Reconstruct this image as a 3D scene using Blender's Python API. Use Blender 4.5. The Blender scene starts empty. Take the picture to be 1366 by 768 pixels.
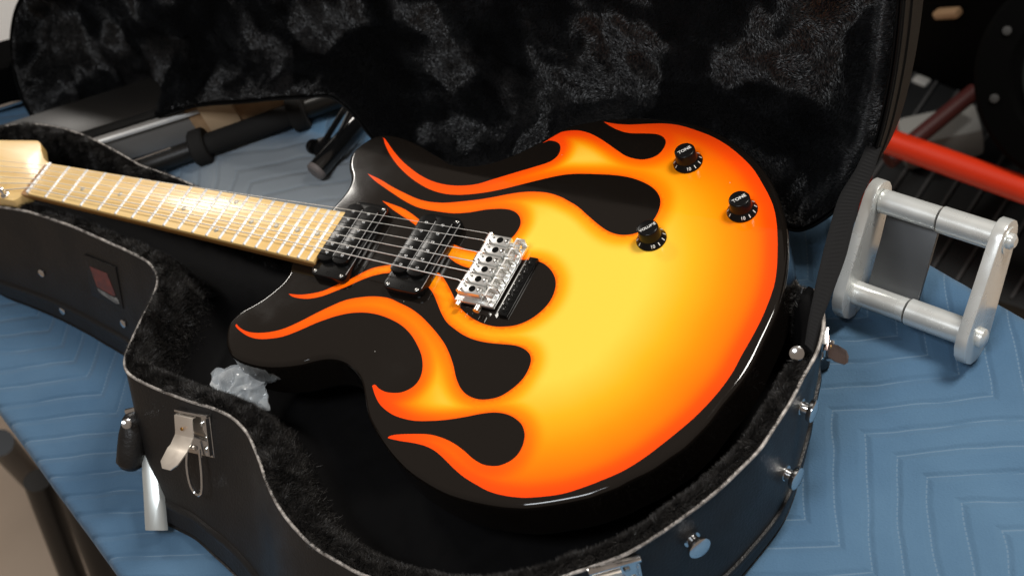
import bpy, bmesh, math, random
import numpy as np
from mathutils import Vector, Matrix, noise
from mathutils.geometry import delaunay_2d_cdt
random.seed(7); rng = np.random.default_rng(7)
scene = bpy.context.scene
S = 0.001   # everything below is laid out in millimetres

# ------------------------------------------------------------------ camera
ROT = np.array([[0.8538, 0.4303, -0.2930], [0.1753, -0.7676, -0.6165], [-0.4902, 0.4750, -0.7308]])
u_, _, v_ = np.linalg.svd(ROT); ROT = u_ @ v_
CAM = np.array([1148.859, -568.934, 851.817]); FPX = 1908.79
cd = bpy.data.cameras.new('camera'); camo = bpy.data.objects.new('camera', cd)
scene.collection.objects.link(camo); scene.camera = camo
m3 = Matrix([[ROT[0][i], -ROT[1][i], -ROT[2][i]] for i in range(3)])
camo.matrix_world = Matrix.Translation(Vector(CAM * S)) @ m3.to_4x4()
cd.sensor_width = 36; cd.lens = 36 * FPX / 1366; cd.clip_start = .02; cd.clip_end = 60
cd.dof.use_dof = True; cd.dof.focus_distance = 1.17; cd.dof.aperture_fstop = cd.lens / 7.2

# ------------------------------------------------------------------ light
w = bpy.data.worlds.new('World'); scene.world = w; w.use_nodes = True
w.node_tree.nodes['Background'].inputs[0].default_value = (.38, .31, .255, 1)
w.node_tree.nodes['Background'].inputs[1].default_value = .5
def area(name, loc, target, sx, sy, power, col):
    l = bpy.data.lights.new(name, 'AREA'); l.shape = 'RECTANGLE'; l.size = sx; l.size_y = sy; l.energy = power; l.color = col
    o = bpy.data.objects.new(name, l); scene.collection.objects.link(o); o.location = Vector(loc) * S
    o.rotation_euler = (Vector(target) - Vector(loc)).to_track_quat('-Z', 'Y').to_euler(); return o
area('overhead_light', (1500, 900, 1700), (600, 0, 0), .5, .5, 38, (1, .95, .88))
area('overhead_light', (-1850, 1480, 2000), (200, 0, 0), .55, .35, 26, (1, .95, .88))
area('overhead_light', (650, -950, 2000), (450, 0, 0), .8, .5, 21, (.90, .95, 1))  # front fill, added so the lid plush is lit
vs = scene.view_settings; vs.view_transform = 'Standard'; vs.look = 'None'; vs.exposure = 0; vs.gamma = 1; vs.use_curve_mapping = False
scene.cycles.max_bounces = 6

# ------------------------------------------------------------------ layout helpers
def ray(u, v): return ROT.T @ np.array([(u - 683) / FPX, (v - 384) / FPX, 1.])
def at(u, v, z):                                   # plan position of a traced point lying on the level z
    d = ray(u, v); return CAM + (z - CAM[2]) / d[2] * d
def on(u, v, P0, n):                               # the same on a tilted plane
    d = ray(u, v); n = np.array(n, float); return CAM + ((np.array(P0) - CAM) @ n) / (d @ n) * d
def rays(P): return np.array([at(p[0], p[1], p[2]) for p in P])

ORG = {}
def loc_of(o):
    while o is not None and o.name not in ORG: o = o.parent
    return ORG[o.name] if o is not None else np.zeros(3)
def empty(name, loc, label, cat, group=None):
    o = bpy.data.objects.new(name, None); scene.collection.objects.link(o); o.empty_display_size = .02
    o.location = Vector(loc) * S; ORG[o.name] = np.array(loc, float)
    o['label'] = label; o['category'] = cat
    if group: o['group'] = group
    return o
def tag(o, label=None, cat=None, group=None, kind=None):
    for k, v in (('label', label), ('category', cat), ('group', group), ('kind', kind)):
        if v: o[k] = v
    return o
def raw(name, V, F, mat, parent=None, smooth=False, mats=None, fmat=None):
    me = bpy.data.meshes.new(name); me.from_pydata((np.asarray(V, float) * S).tolist(), [], [tuple(int(i) for i in f) for f in F])
    for m in (mats or [mat]): me.materials.append(m)
    if fmat is not None: me.polygons.foreach_set('material_index', np.array(fmat, dtype=np.int32))
    if smooth: me.polygons.foreach_set('use_smooth', np.ones(len(me.polygons), dtype=bool))
    me.update(); o = bpy.data.objects.new(name, me); scene.collection.objects.link(o)
    if parent: o.parent = parent
    return o
def auto_smooth(o, ang=35):
    me = o.data
    me.polygons.foreach_set('use_smooth', np.ones(len(me.polygons), dtype=bool))
    me.set_sharp_from_angle(angle=math.radians(ang))
class MB:
    def __init__(s): s.V = []; s.F = []
    def add(s, V, F):
        b = len(s.V); s.V += [tuple(v) for v in V]; s.F += [tuple(i + b for i in f) for f in F]; return s
    def box(s, c, size, axes=None, bev=0):
        hx, hy, hz = [q / 2 for q in size]; ax = np.eye(3) if axes is None else np.array(axes, float)
        if bev <= 0:
            L = [(x, y, z) for x in (-hx, hx) for y in (-hy, hy) for z in (-hz, hz)]
            Fq = [(0, 1, 3, 2), (4, 6, 7, 5), (0, 4, 5, 1), (2, 3, 7, 6), (0, 2, 6, 4), (1, 5, 7, 3)]
        else:
            bm = bmesh.new(); bmesh.ops.create_cube(bm, size=1)
            bmesh.ops.scale(bm, vec=(2 * hx, 2 * hy, 2 * hz), verts=bm.verts)
            bmesh.ops.bevel(bm, geom=list(bm.edges), offset=bev, segments=2, affect='EDGES', profile=.6)
            bm.verts.index_update(); L = [tuple(v.co) for v in bm.verts]; Fq = [tuple(v.index for v in f.verts) for f in bm.faces]; bm.free()
        P = np.array(c) + np.array(L) @ ax
        return s.add(P, Fq)
    def tube(s, P, r, n=10, closed=False, cap=True, squash=None):
        P = np.array(P, float); m = len(P); rr = np.broadcast_to(np.array(r, float), (m,))
        T = np.roll(P, -1, 0) - np.roll(P, 1, 0)
        if not closed: T[0] = P[1] - P[0]; T[-1] = P[-1] - P[-2]
        T /= np.linalg.norm(T, axis=1)[:, None] + 1e-12
        up = np.array([0, 0, 1.]) if abs(T[0][2]) < .9 else np.array([1., 0, 0]); V = []
        for i in range(m):
            a = np.cross(up, T[i]); na = np.linalg.norm(a)
            if na < 1e-3: a = np.array([1., 0, 0]); na = 1
            a /= na; b = np.cross(T[i], a); up = b
            for k in range(n):
                t = 2 * math.pi * k / n; V.append(P[i] + rr[i] * (math.cos(t) * a + math.sin(t) * b * (squash or 1)))
        F = []
        for i in range(m if closed else m - 1):
            j = (i + 1) % m
            for k in range(n): F.append((i * n + k, i * n + (k + 1) % n, j * n + (k + 1) % n, j * n + k))
        if cap and not closed: F.append(tuple(range(n - 1, -1, -1))); F.append(tuple((m - 1) * n + k for k in range(n)))
        return s.add(V, F)
    def lathe(s, prof, c, axis=(0, 0, 1), n=32, xdir=None):
        ax = np.array(axis, float); ax /= np.linalg.norm(ax)
        a = np.array(xdir, float) if xdir is not None else np.cross(ax, [0, 1, 0] if abs(ax[1]) < .9 else [1, 0, 0]); a -= ax * (a @ ax); a /= np.linalg.norm(a); b = np.cross(ax, a)
        V = []; F = []
        for r, h in prof:
            for k in range(n):
                t = 2 * math.pi * k / n; V.append(np.array(c) + ax * h + r * (math.cos(t) * a + math.sin(t) * b))
        m = len(prof)
        for i in range(m - 1):
            for k in range(n): F.append((i * n + k, i * n + (k + 1) % n, (i + 1) * n + (k + 1) % n, (i + 1) * n + k))
        F.append(tuple(range(n - 1, -1, -1))); F.append(tuple((m - 1) * n + k for k in range(n)))
        return s.add(V, F)
    def prism(s, poly, e1, e2, e3, o, t0, t1):         # polygon in (e1,e2), extruded along e3
        o = np.array(o, float); e1, e2, e3 = [np.array(q, float) for q in (e1, e2, e3)]; n = len(poly)
        V = [o + x * e1 + y * e2 + t0 * e3 for x, y in poly] + [o + x * e1 + y * e2 + t1 * e3 for x, y in poly]
        F = [tuple(range(n - 1, -1, -1)), tuple(range(n, 2 * n))] + [(i, (i + 1) % n, n + (i + 1) % n, n + i) for i in range(n)]
        return s.add(V, F)
    def build(s, name, mat, parent=None, smooth=True, bevel=0, label=None, ang=35, origin=None):
        V = np.array(s.V, float) - (loc_of(parent) if parent is not None else 0)
        if origin is not None:
            V = np.array(s.V, float) - np.array(origin)
        bm = bmesh.new(); vv = [bm.verts.new(v) for v in V * S]
        for f in s.F:
            try: bm.faces.new([vv[i] for i in f])
            except ValueError: pass
        bmesh.ops.recalc_face_normals(bm, faces=bm.faces)
        if bevel:
            es = [e for e in bm.edges if e.is_manifold and e.calc_face_angle(0) > .6]
            bmesh.ops.bevel(bm, geom=es, offset=bevel * S, segments=2, affect='EDGES', profile=.6, clamp_overlap=True)
        me = bpy.data.meshes.new(name); bm.to_mesh(me); bm.free(); me.materials.append(mat)
        o = bpy.data.objects.new(name, me); scene.collection.objects.link(o)
        if parent: o.parent = parent
        if origin is not None: o.location = Vector(np.array(origin) - (loc_of(parent) if parent is not None else 0)) * S
        if smooth: auto_smooth(o, ang)
        if label: o['label'] = label
        return o
def clone(o, loc, parent):
    c = o.copy(); scene.collection.objects.link(c); c.parent = parent; c.location = Vector(np.array(loc) - loc_of(parent)) * S; return c
def spline(P, sub=6, closed=True, corner=62):
    P = np.array(P, float); n = len(P); out = []
    def corn(i):
        if not closed and i in (0, n - 1): return True
        a = P[i] - P[i - 1]; b = P[(i + 1) % n] - P[i]
        return math.degrees(math.acos(np.clip((a @ b) / (np.linalg.norm(a) * np.linalg.norm(b) + 1e-9), -1, 1))) > corner
    for i in range(n if closed else n - 1):
        p1 = P[i]; p2 = P[(i + 1) % n]; L = np.linalg.norm(p2 - p1)
        def tan(i):
            if corn(i % n): return None
            a = P[(i - 1) % n]; b = P[i % n]; c = P[(i + 1) % n]; t = (c - a); return t / (np.linalg.norm(t) + 1e-9)
        t1, t2 = tan(i), tan(i + 1)
        if t1 is None: t1 = (p2 - p1) / (L + 1e-9)
        if t2 is None: t2 = (p2 - p1) / (L + 1e-9)
        for k in range(sub):
            t = k / sub; h1 = 2*t**3 - 3*t*t + 1; h2 = -2*t**3 + 3*t*t; h3 = t**3 - 2*t*t + t; h4 = t**3 - t*t
            out.append(h1 * p1 + h2 * p2 + L * (h3 * t1 + h4 * t2))
    if not closed: out.append(P[-1])
    return np.array(out)
def seg_dist(Q, P):                                # distance of points Q to closed polyline P
    Q = np.asarray(Q)[:, :2]; A = np.asarray(P)[:, :2]; B = np.roll(A, -1, 0); d = B - A; L2 = (d ** 2).sum(1) + 1e-12
    out = np.empty(len(Q)); idx = np.empty(len(Q), int)
    for s0 in range(0, len(Q), 2000):
        q = Q[s0:s0 + 2000]; t = np.clip(((q[:, None] - A) * d).sum(2) / L2, 0, 1)
        dd = ((q[:, None] - (A + t[..., None] * d)) ** 2).sum(2); k = dd.argmin(1); idx[s0:s0 + 2000] = k; out[s0:s0 + 2000] = np.sqrt(dd[np.arange(len(q)), k])
    return out, idx
def inside(Q, P):
    x, y = np.asarray(Q)[:, 0], np.asarray(Q)[:, 1]; A = np.asarray(P)[:, :2]; B = np.roll(A, -1, 0); r = np.zeros(len(x), bool)
    for a, b in zip(A, B):
        if a[1] == b[1]: continue
        c = (a[1] > y) != (b[1] > y); r ^= c & (x < (b[0] - a[0]) * (y - a[1]) / (b[1] - a[1]) + a[0])
    return r
def area2(P): P = np.asarray(P); return .5 * np.sum(P[:, 0] * np.roll(P[:, 1], -1) - np.roll(P[:, 0], -1) * P[:, 1])
def offset(P, d):                                  # inwards by d
    P = np.asarray(P)[:, :2]; s = 1 if area2(P) > 0 else -1
    t = np.roll(P, -1, 0) - np.roll(P, 1, 0); t /= np.linalg.norm(t, axis=1)[:, None] + 1e-9
    return P + d * s * np.stack([-t[:, 1], t[:, 0]], 1)
def cdt(loops, pts):
    V = []; E = []
    for L in loops:
        b = len(V); n = len(L); V += [Vector((float(p[0]), float(p[1]))) for p in L]; E += [(b + i, b + (i + 1) % n) for i in range(n)]
    V += [Vector((float(p[0]), float(p[1]))) for p in pts]
    r = delaunay_2d_cdt(V, E, [], 0, 1e-4); return np.array([tuple(v) for v in r[0]]), [tuple(f) for f in r[2]]
def nz(x, y, z=0., s=1.): return noise.noise(Vector((x * s, y * s, z)))

# ------------------------------------------------------------------ materials
def mat(name, col, rough=.5, metal=0, spec=.5, coat=0, sheen=0, bump=None, var=None, attr=None, trans=0, aniso=0, coat_rough=.03, emis=None):
    m = bpy.data.materials.new(name); m.use_nodes = True; nt = m.node_tree; b = nt.nodes['Principled BSDF']; N = nt.nodes.new; Lk = nt.links.new
    b.inputs['Base Color'].default_value = (*col, 1); b.inputs['Roughness'].default_value = rough; b.inputs['Metallic'].default_value = metal
    b.inputs['Specular IOR Level'].default_value = spec; b.inputs['Coat Weight'].default_value = coat; b.inputs['Coat Roughness'].default_value = coat_rough
    b.inputs['Sheen Weight'].default_value = sheen; b.inputs['Transmission Weight'].default_value = trans
    tc = N('ShaderNodeTexCoord')
    if attr:
        a = N('ShaderNodeAttribute'); a.attribute_name = attr; Lk(a.outputs['Color'], b.inputs['Base Color'])
    if var:                                        # (scale, second colour, stretch)
        sc, c2, st = var; mp = N('ShaderNodeMapping'); mp.inputs['Scale'].default_value = st; Lk(tc.outputs['Object'], mp.inputs['Vector'])
        n = N('ShaderNodeTexNoise'); n.inputs['Scale'].default_value = sc; n.inputs['Detail'].default_value = 6; Lk(mp.outputs[0], n.inputs['Vector'])
        r = N('ShaderNodeValToRGB'); r.color_ramp.elements[0].position = .35; r.color_ramp.elements[1].position = .65
        r.color_ramp.elements[0].color = (*col, 1); r.color_ramp.elements[1].color = (*c2, 1); Lk(n.outputs['Fac'], r.inputs[0]); Lk(r.outputs[0], b.inputs['Base Color'])
    if bump:                                       # (scale, strength, distance mm)
        n = N('ShaderNodeTexNoise'); n.inputs['Scale'].default_value = bump[0]; n.inputs['Detail'].default_value = 4; Lk(tc.outputs['Object'], n.inputs['Vector'])
        bp = N('ShaderNodeBump'); bp.inputs['Strength'].default_value = bump[1]; bp.inputs['Distance'].default_value = bump[2] * S
        Lk(n.outputs['Fac'], bp.inputs['Height']); Lk(bp.outputs[0], b.inputs['Normal'])
    if emis: b.inputs['Emission Color'].default_value = (*emis[0], 1); b.inputs['Emission Strength'].default_value = emis[1]
    return m
def grime(m, scale=30, lo=.0, hi=.3, base=.1):      # uneven gloss
    nt = m.node_tree; b = nt.nodes['Principled BSDF']; tc = nt.nodes.new('ShaderNodeTexCoord'); n = nt.nodes.new('ShaderNodeTexNoise'); n.inputs['Scale'].default_value = scale; n.inputs['Detail'].default_value = 8
    r = nt.nodes.new('ShaderNodeMapRange'); r.inputs[1].default_value = .35; r.inputs[2].default_value = .75; r.inputs[3].default_value = base + lo; r.inputs[4].default_value = base + hi
    nt.links.new(tc.outputs['Object'], n.inputs['Vector']); nt.links.new(n.outputs['Fac'], r.inputs[0]); nt.links.new(r.outputs[0], b.inputs['Roughness']); return m
M = {}
M['black_gloss'] = grime(mat('black_lacquer', (.0065, .005, .004), .08, spec=.5, coat=.25), 14, 0, .05, .03)
M['flame'] = mat('flame_paint', (1, .3, .01), .5, spec=0, coat=.75, attr='paint', coat_rough=.035)
M['maple'] = mat('maple', (.86, .61, .27), .32, coat=.3, var=(18, (.76, .49, .17), (.35, 4.5, 1)), coat_rough=.12)
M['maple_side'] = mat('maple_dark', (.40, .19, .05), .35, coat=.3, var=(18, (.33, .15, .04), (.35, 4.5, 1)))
M['fret'] = mat('fret_nickel', (.96, .95, .93), .42, metal=.35)
M['string'] = mat('string_steel', (.88, .86, .82), .42, metal=.85)
M['chrome'] = grime(mat('chrome', (.82, .82, .82), .1, metal=1), 60, 0, .22, .06)
M['plastic'] = mat('black_plastic', (.006, .006, .006), .22, spec=.18, bump=(900, .05, .2))
M['ring'] = mat('black_ring_plastic', (.006, .006, .006), .2, spec=.3)
M['dark'] = mat('dark_gap', (.002, .002, .002), .8, spec=.1)
M['white'] = mat('white_print', (.75, .75, .72), .5)
M['inlay'] = mat('grey_inlay', (.34, .30, .22), .3)
M['leather'] = grime(mat('black_vinyl', (.013, .012, .0115), .42, spec=.45, bump=(430, .75, .7)), 22, 0, .22, .33)
M['piping'] = mat('worn_piping', (.16, .14, .125), .38, spec=.7, var=(160, (.5, .46, .42), (1, 1, 1)), bump=(420, .8, .6))
M['plush'] = mat('black_plush', (.004, .0038, .004), .8, spec=.08, sheen=.0)
M['pile'] = mat('plush_pile', (.0085, .0094, .0108), .46, spec=1.0)
M['fur'] = mat('fur_pile', (.022, .020, .0185), .5, spec=.6)
M['lining'] = mat('smooth_lining', (.022, .022, .023), .8, spec=.25)
M['steel'] = grime(mat('brushed_steel', (.62, .62, .60), .25, metal=1), 40, 0, .2, .18)
M['web'] = mat('black_webbing', (.006, .006, .0065), .7, spec=.15)

def dust(m):
    nt = m.node_tree; b = nt.nodes['Principled BSDF']; N = nt.nodes.new; L = nt.links.new
    tc = N('ShaderNodeTexCoord'); v = N('ShaderNodeTexVoronoi'); v.inputs['Scale'].default_value = 75; L(tc.outputs['Object'], v.inputs['Vector'])
    a = N('ShaderNodeMath'); a.operation = 'LESS_THAN'; a.inputs[1].default_value = .035; L(v.outputs['Distance'], a.inputs[0])
    sp = N('ShaderNodeSeparateXYZ'); L(v.outputs['Color'], sp.inputs[0]); c = N('ShaderNodeMath'); c.operation = 'GREATER_THAN'; c.inputs[1].default_value = .86; L(sp.outputs[0], c.inputs[0])
    d_ = N('ShaderNodeMath'); d_.operation = 'MULTIPLY'; L(a.outputs[0], d_.inputs[0]); L(c.outputs[0], d_.inputs[1])
    mx = N('ShaderNodeMixRGB'); mx.inputs[2].default_value = (.42, .39, .36, 1); L(d_.outputs[0], mx.inputs[0])
    old = b.inputs['Base Color']
    if old.is_linked: L(old.links[0].from_socket, mx.inputs[1])
    else: mx.inputs[1].default_value = old.default_value
    L(mx.outputs[0], old)
    n = N('ShaderNodeTexNoise'); n.inputs['Scale'].default_value = 16; n.inputs['Detail'].default_value = 9; L(tc.outputs['Object'], n.inputs['Vector'])
    r = N('ShaderNodeMapRange'); r.inputs[1].default_value = .45; r.inputs[2].default_value = .8; r.inputs[3].default_value = .02; r.inputs[4].default_value = .16; L(n.outputs['Fac'], r.inputs[0]); L(r.outputs[0], b.inputs['Coat Roughness'])
    n2 = N('ShaderNodeTexNoise'); n2.inputs['Scale'].default_value = 45; L(tc.outputs['Object'], n2.inputs['Vector']); bp = N('ShaderNodeBump'); bp.inputs['Strength'].default_value = .25; bp.inputs['Distance'].default_value = .0002; L(n2.outputs['Fac'], bp.inputs['Height']); L(bp.outputs[0], b.inputs['Coat Normal'])
dust(M['flame']); dust(M['black_gloss'])

# ================================================================== THE SETTING
BZ = -137.0
def blanket_material():
    m = mat('quilted_blanket', (.06, .13, .23), .85, spec=.15, sheen=.15); nt = m.node_tree; N = nt.nodes.new; Lk = nt.links.new; b = nt.nodes['Principled BSDF']
    tc = N('ShaderNodeTexCoord'); mp = N('ShaderNodeMapping'); mp.inputs['Rotation'].default_value = (0, 0, math.radians(-66)); Lk(tc.outputs['Object'], mp.inputs['Vector'])
    wob = N('ShaderNodeTexNoise'); wob.inputs['Scale'].default_value = 9; Lk(tc.outputs['Object'], wob.inputs['Vector'])
    sx = N('ShaderNodeSeparateXYZ'); Lk(mp.outputs[0], sx.inputs[0])
    def mth(op, a, bv, c=None):
        n = N('ShaderNodeMath'); n.operation = op
        for i, q in enumerate((a, bv, c)):
            if q is None: continue
            if isinstance(q, (int, float)): n.inputs[i].default_value = q
            else: Lk(q, n.inputs[i])
        return n.outputs[0]
    tri = mth('PINGPONG', sx.outputs['X'], .088)
    wv = mth('ADD', mth('ADD', sx.outputs['Y'], tri), mth('MULTIPLY', wob.outputs['Fac'], .026))
    d = mth('PINGPONG', wv, .0165)                       # metres to the seam line
    mr = N('ShaderNodeMapRange'); mr.inputs[1].default_value = .0; mr.inputs[2].default_value = .0013; mr.inputs[3].default_value = 1; mr.inputs[4].default_value = 0; Lk(d, mr.inputs[0])
    dash = mth('GREATER_THAN', mth('PINGPONG', mth('ADD', sx.outputs['X'], sx.outputs['Y']), .003), .0009)
    seam = mth('MULTIPLY', mr.outputs[0], dash)
    n1 = N('ShaderNodeTexNoise'); n1.inputs['Scale'].default_value = 5; n1.inputs['Detail'].default_value = 5; Lk(tc.outputs['Object'], n1.inputs['Vector'])
    r = N('ShaderNodeValToRGB'); r.color_ramp.elements[0].color = (.058, .125, .215, 1); r.color_ramp.elements[1].color = (.108, .205, .315, 1)
    r.color_ramp.elements[0].position = .3; r.color_ramp.elements[1].position = .7; Lk(n1.outputs['Fac'], r.inputs[0])
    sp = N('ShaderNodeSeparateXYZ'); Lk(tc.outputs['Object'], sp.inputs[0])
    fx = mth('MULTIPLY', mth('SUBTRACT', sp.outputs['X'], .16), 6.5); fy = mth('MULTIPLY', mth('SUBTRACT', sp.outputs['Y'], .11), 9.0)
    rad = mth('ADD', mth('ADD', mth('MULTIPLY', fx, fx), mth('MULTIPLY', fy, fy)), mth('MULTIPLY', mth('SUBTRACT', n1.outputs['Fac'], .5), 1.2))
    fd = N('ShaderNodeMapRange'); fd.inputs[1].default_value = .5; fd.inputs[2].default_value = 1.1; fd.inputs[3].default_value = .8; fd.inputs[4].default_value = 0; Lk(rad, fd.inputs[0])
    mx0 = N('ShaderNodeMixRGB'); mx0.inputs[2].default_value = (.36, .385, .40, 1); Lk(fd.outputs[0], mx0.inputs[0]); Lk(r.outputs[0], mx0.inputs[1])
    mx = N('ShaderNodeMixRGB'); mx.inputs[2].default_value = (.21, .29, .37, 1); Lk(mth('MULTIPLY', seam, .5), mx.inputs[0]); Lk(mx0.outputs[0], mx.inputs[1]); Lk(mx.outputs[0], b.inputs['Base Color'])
    fine = N('ShaderNodeTexNoise'); fine.inputs['Scale'].default_value = 600; Lk(tc.outputs['Object'], fine.inputs['Vector'])
    puff = N('ShaderNodeMapRange'); puff.inputs[1].default_value = 0; puff.inputs[2].default_value = .008; puff.interpolation_type = 'SMOOTHSTEP'; Lk(d, puff.inputs[0])
    h = mth('ADD', mth('MULTIPLY', puff.outputs[0], .002), mth('MULTIPLY', fine.outputs['Fac'], .0006))
    bp = N('ShaderNodeBump'); bp.inputs['Strength'].default_value = .8; bp.inputs['Distance'].default_value = 1.; Lk(h, bp.inputs['Height']); Lk(bp.outputs[0], b.inputs['Normal'])
    return m
# blanket sheet: near-left edge follows the table edge and rolls over it
eA = at(0, 555, BZ); eB = at(155, 768, BZ); eD = (eB - eA) / np.linalg.norm(eB - eA); eN = np.array([-eD[1], eD[0], 0])  # pointing onto the table
if eN @ (np.array([500, 0, BZ]) - eA) < 0: eN = -eN
V = []; F = []; na, nb = 150, 110
prof = [(-3, -75), (-2.5, -40), (-1, -14), (1.5, -5), (5, -1.5), (10, 0)]
for i in range(na):
    a = -590 + i * 1990 / (na - 1)
    for j in range(nb):
        if j < len(prof): bb, zz = prof[j]
        else: bb = 10 + (j - len(prof) + 1) * 6.65; zz = 0 if j < nb - 4 else [-1, -4, -14, -60][j - nb + 4]; bb = min(bb, 701)
        p = eA + eD * a + eN * bb; x, y = p[0], p[1]
        wr = 3.4 * nz(x, y, 3., .012) + 2.2 * nz(x, y, 9., .03) + .9 * nz(x, y, 5., .08)
        k = math.exp(-((x - 235) ** 2 + (y - 190) ** 2) / 5200.) * 10     # crumpled patch beyond the neck
        wr += k * abs(nz(x * .7 + y * .9, y * .3 - x * .4, 1., .045))
        if math.hypot(x - 560, y) < 420 or (x > -200 and abs(y) < 130 and x < 560): wr = min(wr, .3) if y < 120 else wr
        V.append((p[0], p[1], BZ + zz + wr - 1.5)); 
for i in range(na - 1):
    for j in range(nb - 1): F.append((i * nb + j, i * nb + j + 1, (i + 1) * nb + j + 1, (i + 1) * nb + j))
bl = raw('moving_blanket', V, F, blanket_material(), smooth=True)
tag(bl, 'blue quilted moving blanket with zigzag stitching spread under the guitar case', 'blanket')
# table under it
t = empty('work_table', eA + eD * 405 + eN * 350 + [0, 0, -600], 'dark table edge under the blue quilted blanket, seen at lower left', 'table')
M['table'] = mat('dark_table', (.012, .011, .010), .4)
ax = [eD, eN, (0, 0, 1)]
MB().box(eA + eD * 405 + eN * 350 + [0, 0, -34], (1980, 690, 40), ax).build('table_top', M['table'], t, bevel=3)
for a, b2 in ((-300, 60), (1200, 60), (-300, 640), (1200, 640)):
    MB().box(eA + eD * a + eN * b2 + [0, 0, -54 - 360], (45, 45, 719), ax).build('leg', M['table'], t, bevel=2)
FZ = BZ - 775
fl = raw('floor', [(-4000, -4000, FZ), (5000, -4000, FZ), (5000, 5000, FZ), (-4000, 5000, FZ)], [(0, 1, 2, 3)], mat('tan_floor', (.66, .53, .41), .6, var=(2.5, (.52, .41, .31), (1, 1, 1))))
tag(fl, kind='structure')
wl = raw('wall', [(-4600, -1500, FZ), (-3500, 4600, FZ), (-3500, 4600, 2300), (-4600, -1500, 2300)], [(0, 1, 2, 3)], mat('plain_wall', (.20, .17, .145), .8)); tag(wl, kind='structure')
wl2 = raw('wall', [(-3500, 4600, FZ), (5000, 4000, FZ), (5000, 4000, 2300), (-3500, 4600, 2300)], [(0, 1, 2, 3)], mat('dark_wall', (.012, .011, .011), .9)); tag(wl2, kind='structure')

# ================================================================== GUITAR
TOPZ = -14.0
g = empty('electric_guitar', (600, 0, -59), 'black electric guitar with orange and yellow flames and a maple neck lying in the case', 'guitar')
OUT = [(444,274),(455,262),(464,248),(467,236),(464,222),(466,208),(473,198),(485,188.5),(498,181),(512,178),(525,179),(540,183),(560,192),(573,200),(587,208),(600,216),(615,219),(629,219),(645,217),(667,211),(690,202),(710,192.6),(720,187),(737,176.5),(752,169),(770,163.5),(790,159.5),(806,157),(830,155.5),(860,155),(890,157),(920,161.5),(946,169),(967,180),(988,193.5),(1008,211),(1025,233),(1037,256),(1045,280),(1050,302),(1052,326),(1051,350),(1046,380),(1039,408),(1030,430),(1018,455),(1006,480),(990,506),(965,536),(946,561),(933,575),(912,595),(893,608),(868,625),(840,638.5),(823,647.6),(804,655),(782,662.5),(740,671),(703,676),(680,675.5),(657,673),(622,666),(590,655.5),(562,640),(540,624),(520,603),(505,582),(492,560),(487,545),(485,533),(482,515),(478,503),(470,492),(460,483),(447,478),(432,477),(415,480),(400,484),(373,487.5),(347,487),(322,481),(308,473.5),(301.5,462),(300,448),(303,433),(310,423),(322,412.5),(335,405),(348,397.5),(363,386),(377,373),(384,362),(387.6,350)]
out = spline(rays([(a, b, TOPZ) for a, b in OUT])[:, :2], 3, corner=50)
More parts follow.
